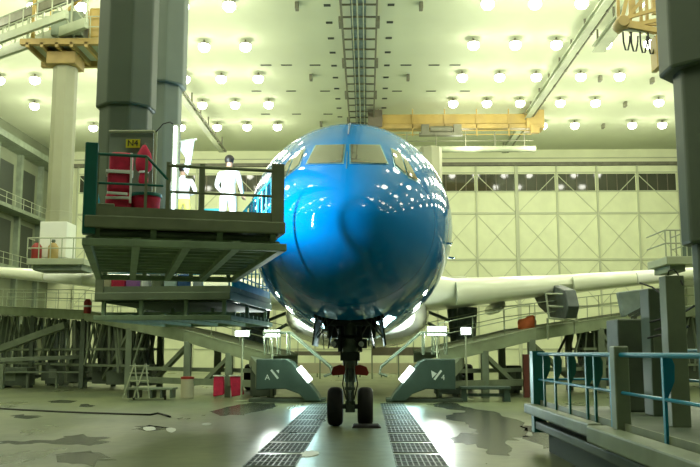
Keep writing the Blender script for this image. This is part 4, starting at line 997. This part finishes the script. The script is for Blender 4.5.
# grey upright cabinet, teal cabinet, hoses
q = P(676, 350, 13.2)
k = empty('hydraulic_column', (q.x, 13.2, DZ), 'pale grey upright box column with hose loop on the dock', 'column')
MB().box((q.x-.14, 13.1, DZ), (q.x+.14, 13.4, P(676, 276, 13.2).z)).build('column_body', 'dock_grey', k, bevel=.01)
zt_ = P(676, 276, 13.2).z; MB().path([(q.x-.05, 13.25, zt_), (q.x-.05, 13.2, zt_+.08), (q.x+.03, 13.2, zt_+.10), (q.x+.08, 13.2, zt_+.04), (q.x+.1, 13.05, zt_-.15)], .012).build('hose', 'cable_black', k)
q = P(657, 350, 15.5); k = empty('control_cabinet', (q.x, 15.5, DZ), 'dark teal control cabinet behind the grey column', 'cabinet')
MB().box((q.x-.17, 15.3, DZ), (q.x+.17, 15.8, P(657, 289, 15.5).z)).build('cabinet_body', 'mast_green', k, bevel=.02)
MB().box((q.x-.12, 15.27, 1.9), (q.x+.02, 15.3, 2.25)).build('door_panel', 'dock_grey', k)
q = P(636, 350, 16.5); k = tag(MB().box((q.x-.35, 16.4, DZ), (q.x+.3, 17.2, P(640, 319, 16.5).z)).build('equipment_rack', 'dock_dark', bevel=.03), 'dark equipment rack at the far side of the low dock', 'rack')
k = MB()
for i, (xa, ya) in enumerate(((650, 322), (655, 330), (648, 338), (660, 310))): k.path([P(xa, ya, 14.6), P(xa+12, ya-3, 14.3), P(xa+26, ya+1, 14.0), P(xa+34, ya-4, 13.6)], .018)
k.path([P(640, 283, 14.8), P(652, 287, 14.5), P(664, 296, 14.2), P(668, 306, 14.0)], .015)
tag(k.build('hose_bundle', 'cable_black'), 'black hoses strung between cabinet and right mast', 'hose')
# red post at the far end of this dock
q = P(527, 390, 38.); tag(MB().box((q.x-.12, 38, 0), (q.x+.12, 38.3, 1.85)).build('marker_post', 'rust_paint', bevel=.01), 'dull red upright post seen just past the far end of the blue railing', 'post')

# ================================================================== FLOOR THINGS
# drain grates
g0 = empty('floor_grate', (0, 0, 0), 'x', 'floor grate', 'steel drain grates in two rows')
MB().box((-.45, 0, .002), (.45, 1.72, .006)).build('pit', 'grate_pit', g0)
m = MB()
for i in range(10): m.box((-.45+i*.0978, 0, .006), (-.45+i*.0978+.022, 1.72, .014))
for j in range(4): m.box((-.45, j*.56, .006), (.45, j*.56+.045, .016))
m.build('grate_bars', 'grate_steel', g0)
first = True
for sd, x_ in (('left', -1.24), ('right', 1.40)):
    for i in range(11):
        o = g0 if first else copy_tree(g0); first = False
        o.location = (x_, 11.0+i*2.1, 0); o['label'] = 'steel grid floor grate, %s from the front in the %s row' % (ORD[i], sd)
# puddles
def blob(name, pts, mat, label, cat, z=.004, jitter=.35, group=None):
    out = []
    for k in range(len(pts)):
        a, b, c_, d = [Vector(pts[(k+i-1) % len(pts)]) for i in range(4)]
        for t in (0, .25, .5, .75):
            p = .5*((2*b)+(c_-a)*t+(2*a-5*b+4*c_-d)*t*t+(3*b-a-3*c_+d)*t**3); w = G(p.x, p.y, 0)
            out.append(Vector((w.x+random.uniform(-1, 1)*jitter*.5, w.y+random.uniform(-1, 1)*jitter, .0)))
    m = MB().prism(out, (0, 0, z)); o = m.build(name, mat); tag(o, label, cat, group); return o
blob('puddle', [(5, 441), (45, 441), (66, 436), (98, 436), (103, 441), (92, 445), (40, 444), (12, 445)], 'puddle_wet', 'thin dark wet streak on the floor at lower left', 'puddle')
blob('puddle', [(56, 456), (75, 453), (100, 454), (108, 459), (92, 465), (66, 464)], 'puddle_wet', 'dark wet patch at the bottom left of the floor', 'puddle')
blob('puddle', [(140, 427), (150, 426), (166, 427), (170, 429), (158, 430.5), (143, 430)], 'puddle_wet', 'shiny puddle left of the floor grates', 'puddle')
blob('puddle', [(12, 416), (26, 415), (40, 417), (25, 418.5)], 'puddle_wet', 'tiny wet spot near the cable at far left', 'puddle')
blob('puddle', [(49, 401.5), (62, 400), (76, 401), (70, 403), (55, 403)], 'puddle_wet', 'small dark wet spot behind the cable, left', 'puddle', jitter=.15)
blob('puddle', [(78, 405), (86, 404), (96, 405.5), (90, 407), (82, 407)], 'puddle_wet', 'small broken wet spot right of the other one', 'puddle', jitter=.15)
blob('puddle', [(216, 411), (232, 406), (256, 403), (276, 406), (262, 411), (240, 415), (220, 415)], 'puddle_wet', 'dark wet patch in front of the red covers', 'puddle')
blob('puddle', [(430, 404), (452, 403), (468, 408), (500, 414), (525, 426), (528, 436), (508, 441), (505, 453), (492, 454), (478, 445), (452, 442), (462, 434), (476, 433), (470, 425), (452, 420), (448, 415), (462, 411), (440, 408)], 'puddle_wet', 'big ragged dark puddle right of the floor grates', 'puddle', jitter=.3)
blob('puddle', [(526, 437), (560, 432), (600, 440), (625, 447), (590, 452), (545, 447)], 'puddle_wet', 'dark puddle under the bumper of the blue railed dock', 'puddle', jitter=.3)
blob('puddle', [(520, 427), (535, 426), (548, 430), (534, 433)], 'puddle_wet', 'small puddle at the corner of the low dock', 'puddle', jitter=.15)
blob('paper_scrap', [(301, 453), (308, 451), (316, 451.5), (319, 454), (308, 457), (302, 456)], 'paper_white', 'white paper scrap between the grates at the front', 'paper', .01, .02)
blob('paper_scrap', [(166, 429), (172, 428), (176, 430), (171, 433)], 'paper_white', 'small white scrap beside the shiny puddle', 'paper', .01, .02)
blob('paper_scrap', [(202, 424), (209, 423), (211, 424.5), (204, 425.5)], 'paper_white', 'tiny white scrap left of the left grates', 'paper', .01, .02)
blob('paper_scrap', [(143, 428), (153, 427), (155, 430), (147, 431)], 'paper_white', 'white patch painted as a bright reflection in the shiny puddle', 'paper', .01, .02)  # white patch painted in for lamp light mirrored by the wet floor
# cable
cp = [G(x_, y_, .0)+Vector((0, 0, .02)) for x_, y_ in ((-12, 408.5), (20, 410.5), (60, 412.5), (100, 414), (130, 415), (150, 415.5), (158, 414), (166, 416), (170, 417.5))]
tag(MB().path(cp, .035, 8).build('floor_cable', 'cable_black', smooth=True), 'long black cable lying across the floor at left', 'cable')
# drum with red rim, red covers
q = G(187, 398, 0)
k = empty('waste_drum', (q.x, q.y, 0), 'beige drum with red rim beside the left dock leg', 'drum')
MB().lathe((q.x, q.y, 0), [(.27, 0), (.28, .4), (.27, .80)], 20).build('drum_body', 'drum_beige', k, smooth='auto'); MB().lathe((q.x, q.y, 0), [(.285, .80), (.29, .90), (.2, .91)], 20).build('rim', 'red_paint', k)
for px0, px1, lb in ((213, 224.5, 'left'), (229, 242, 'right')):
    q = G((px0+px1)/2, 398, 0); w = (px1-px0)/864*q.y
    k = empty('red_cover', (q.x, q.y, 0), 'red cloth sack hanging on stand, %s one of the pair' % lb, 'sack', 'pair of red sacks')
    m = MB(); lean = .08 if lb == 'right' else -.02; m.hexa([(q.x-w*.42+lean, q.y-.15, .05), (q.x+w*.5+lean, q.y-.15, .14), (q.x+w*.5+lean, q.y+.2, .14), (q.x-w*.42+lean, q.y+.2, .05)], [(q.x-w*.45, q.y-.12, .92), (q.x+w*.42, q.y-.12, .92), (q.x+w*.42, q.y+.12, .92), (q.x-w*.45, q.y+.12, .92)])
    m.build('cloth', 'red_fabric', k, bevel=.06)
    MB().box((q.x-w*.5, q.y-.16, .92), (q.x+w*.5, q.y+.16, .97)).tube((q.x-w*.35, q.y, 0), (q.x-w*.35, q.y, .95), .02).tube((q.x+w*.35, q.y, 0), (q.x+w*.35, q.y, .95), .02).build('stand', 'white_paint', k)
# step stool / cart left
q = G(150, 400, 0); k = empty('platform_trolley', (q.x, q.y, 0), 'low grey flat trolley with a ladder frame below left dock', 'trolley')
m = MB().box((q.x-.9, q.y-.3, .42), (q.x+1.0, q.y+.6, .50)); m.build('trolley_deck', 'dock_grey', k, bevel=.01)
for dx in (-.85, -.5, .1, .5, .9): MB().box((q.x+dx-.04, q.y-.25, .08), (q.x+dx+.04, q.y+.5, .42)).build('leg', 'dock_dark', k)
m = MB()
for dx in (-.8, -.35): m.bar((q.x+dx-.25, q.y-.3, .1), (q.x+dx+.2, q.y-.3, 1.5), .05).bar((q.x+dx+.4, q.y-.3, .1), (q.x+dx+.2, q.y-.3, 1.5), .05)
for h in (.5, .8, 1.1, 1.4): m.bar((q.x-.8, q.y-.3, h), (q.x+.0, q.y-.3, h), .04)
m.build('ladder_frame', 'pale_steel', k)
for dx in (-.7, .6): MB().lathe((q.x+dx-.03, q.y+.1, .09), [(.09, 0), (.09, .06)], 14, (1, 0, 0)).build('castor', 'rubber', k)
# bench-like trestle right
q = G(486, 402, 0); k = empty('trestle', (q.x, q.y, 0), 'low teal trestle in front of the right dock legs', 'trestle')
MB().box((q.x-1.0, q.y, .48), (q.x+1.0, q.y+.6, .60)).build('trestle_top', 'pod_teal', k, bevel=.03)
for dx in (-.85, .85): MB().prism([(q.x+dx-.14, q.y+.1, 0), (q.x+dx+.14, q.y+.1, 0), (q.x+dx+.09, q.y+.1, .48), (q.x+dx-.09, q.y+.1, .48)], (0, .4, 0)).build('leg', 'pod_teal', k)
MB().prism([(q.x-.85, q.y+.25, .20), (q.x+.85, q.y+.25, .20), (q.x+.85, q.y+.25, .32), (q.x-.85, q.y+.25, .32)], (0, .08, 0)).build('stretcher', 'pod_teal', k)
# crates & machines under docks (dark clutter)
def crate(px, py, w, h, d, mat, label, nm='machine_box', cat='machine'):
    q = G(px, py, 0); k = empty(nm, (q.x, q.y, 0), label, cat)
    MB().box((q.x-w/2, q.y, .12), (q.x+w/2, q.y+d, h)).build('casing', mat, k, bevel=.03)
    MB().box((q.x-w/2+.1, q.y+.05, 0), (q.x-w/2+.3, q.y+d-.05, .12)).box((q.x+w/2-.3, q.y+.05, 0), (q.x+w/2-.1, q.y+d-.05, .12)).build('foot', 'dock_dark', k)
    MB().box((q.x-w*.3, q.y-.02, h*.35), (q.x+w*.1, q.y, h*.75)).build('access_panel', 'dock_grey', k)
crate(12, 388, 1.6, 1.1, 1.2, 'dock_dark', 'dark machine box at the far left under the dock')
crate(54, 386, 1.1, 1.3, 1.2, 'dock_dark', 'dark tall machine box, second under the left dock')
crate(72, 383, .9, 1.5, 1.2, 'mast_green', 'green machine box under the left dock lattice')
crate(100, 380, 1.3, 1.0, 1.2, 'dock_dark', 'dark machine box behind the trolley at left')
crate(262, 399, 1.0, 1.35, 1.0, 'dock_dark', 'dark pump unit between red sacks and left lamp pod')
crate(448, 397, 1.1, 1.1, .9, 'dock_dark', 'dark pump unit beside the right lamp pod')
crate(515, 393, .7, 1.3, 1.0, 'dock_dark', 'dark box behind the trestle at right')
q = G(57, 388, 0); k = empty('long_table', (q.x, q.y, 0), 'long low steel table under the left dock', 'table'); MB().box((q.x-3.6, q.y-.4, .82), (q.x+1.8, q.y+.1, .9)).build('table_top', 'dock_grey', k)
for dx in (-3.4, -1.6, 0, 1.6): MB().box((q.x+dx-.05, q.y-.2, 0), (q.x+dx+.05, q.y, .82)).build('leg', 'dock_grey', k)
# distant barriers behind the nose gear
def barrier(px0, px1, Y, z0, z1, mat, label):
    a = P(px0, 350, Y); b = P(px1, 350, Y); k = empty('barrier', ((a.x+b.x)/2, Y, 0), label, 'barrier')
    MB().box((a.x, Y, z0), (b.x, Y+.1, z1)).build('barrier_board', mat, k)
    n = max(2, int((b.x-a.x)/1.5))
    for i in range(n+1): x_ = a.x+(b.x-a.x)*i/n; MB().box((x_-.05, Y+.1, 0), (x_+.05, Y+.2, z1)).build('barrier_post', 'dock_grey', k)
barrier(295, 345, 64, 1.7, 2.0, 'brown_frame', 'dull brown board barrier far behind the nose gear, left')
barrier(372, 425, 64, 1.7, 2.3, 'brown_frame', 'brown board barrier far behind the nose gear, right')
barrier(296, 424, 68, .3, 1.1, 'drum_beige', 'long beige low barrier across the far floor')

# ================================================================== LIGHT / VIEW
w = bpy.data.worlds.new('world'); scene.world = w; w.use_nodes = True
w.node_tree.nodes['Background'].inputs[0].default_value = (.5, .55, .45, 1); w.node_tree.nodes['Background'].inputs[1].default_value = .05
scene.view_settings.view_transform = 'Standard'; scene.view_settings.look = 'None'
scene.view_settings.gamma = 1; scene.view_settings.use_curve_mapping = False
scene.view_settings.exposure = 0.0
scene.cycles.use_denoising = True; scene.cycles.max_bounces = 8; scene.cycles.diffuse_bounces = 4
scene.cycles.sample_clamp_indirect = 6
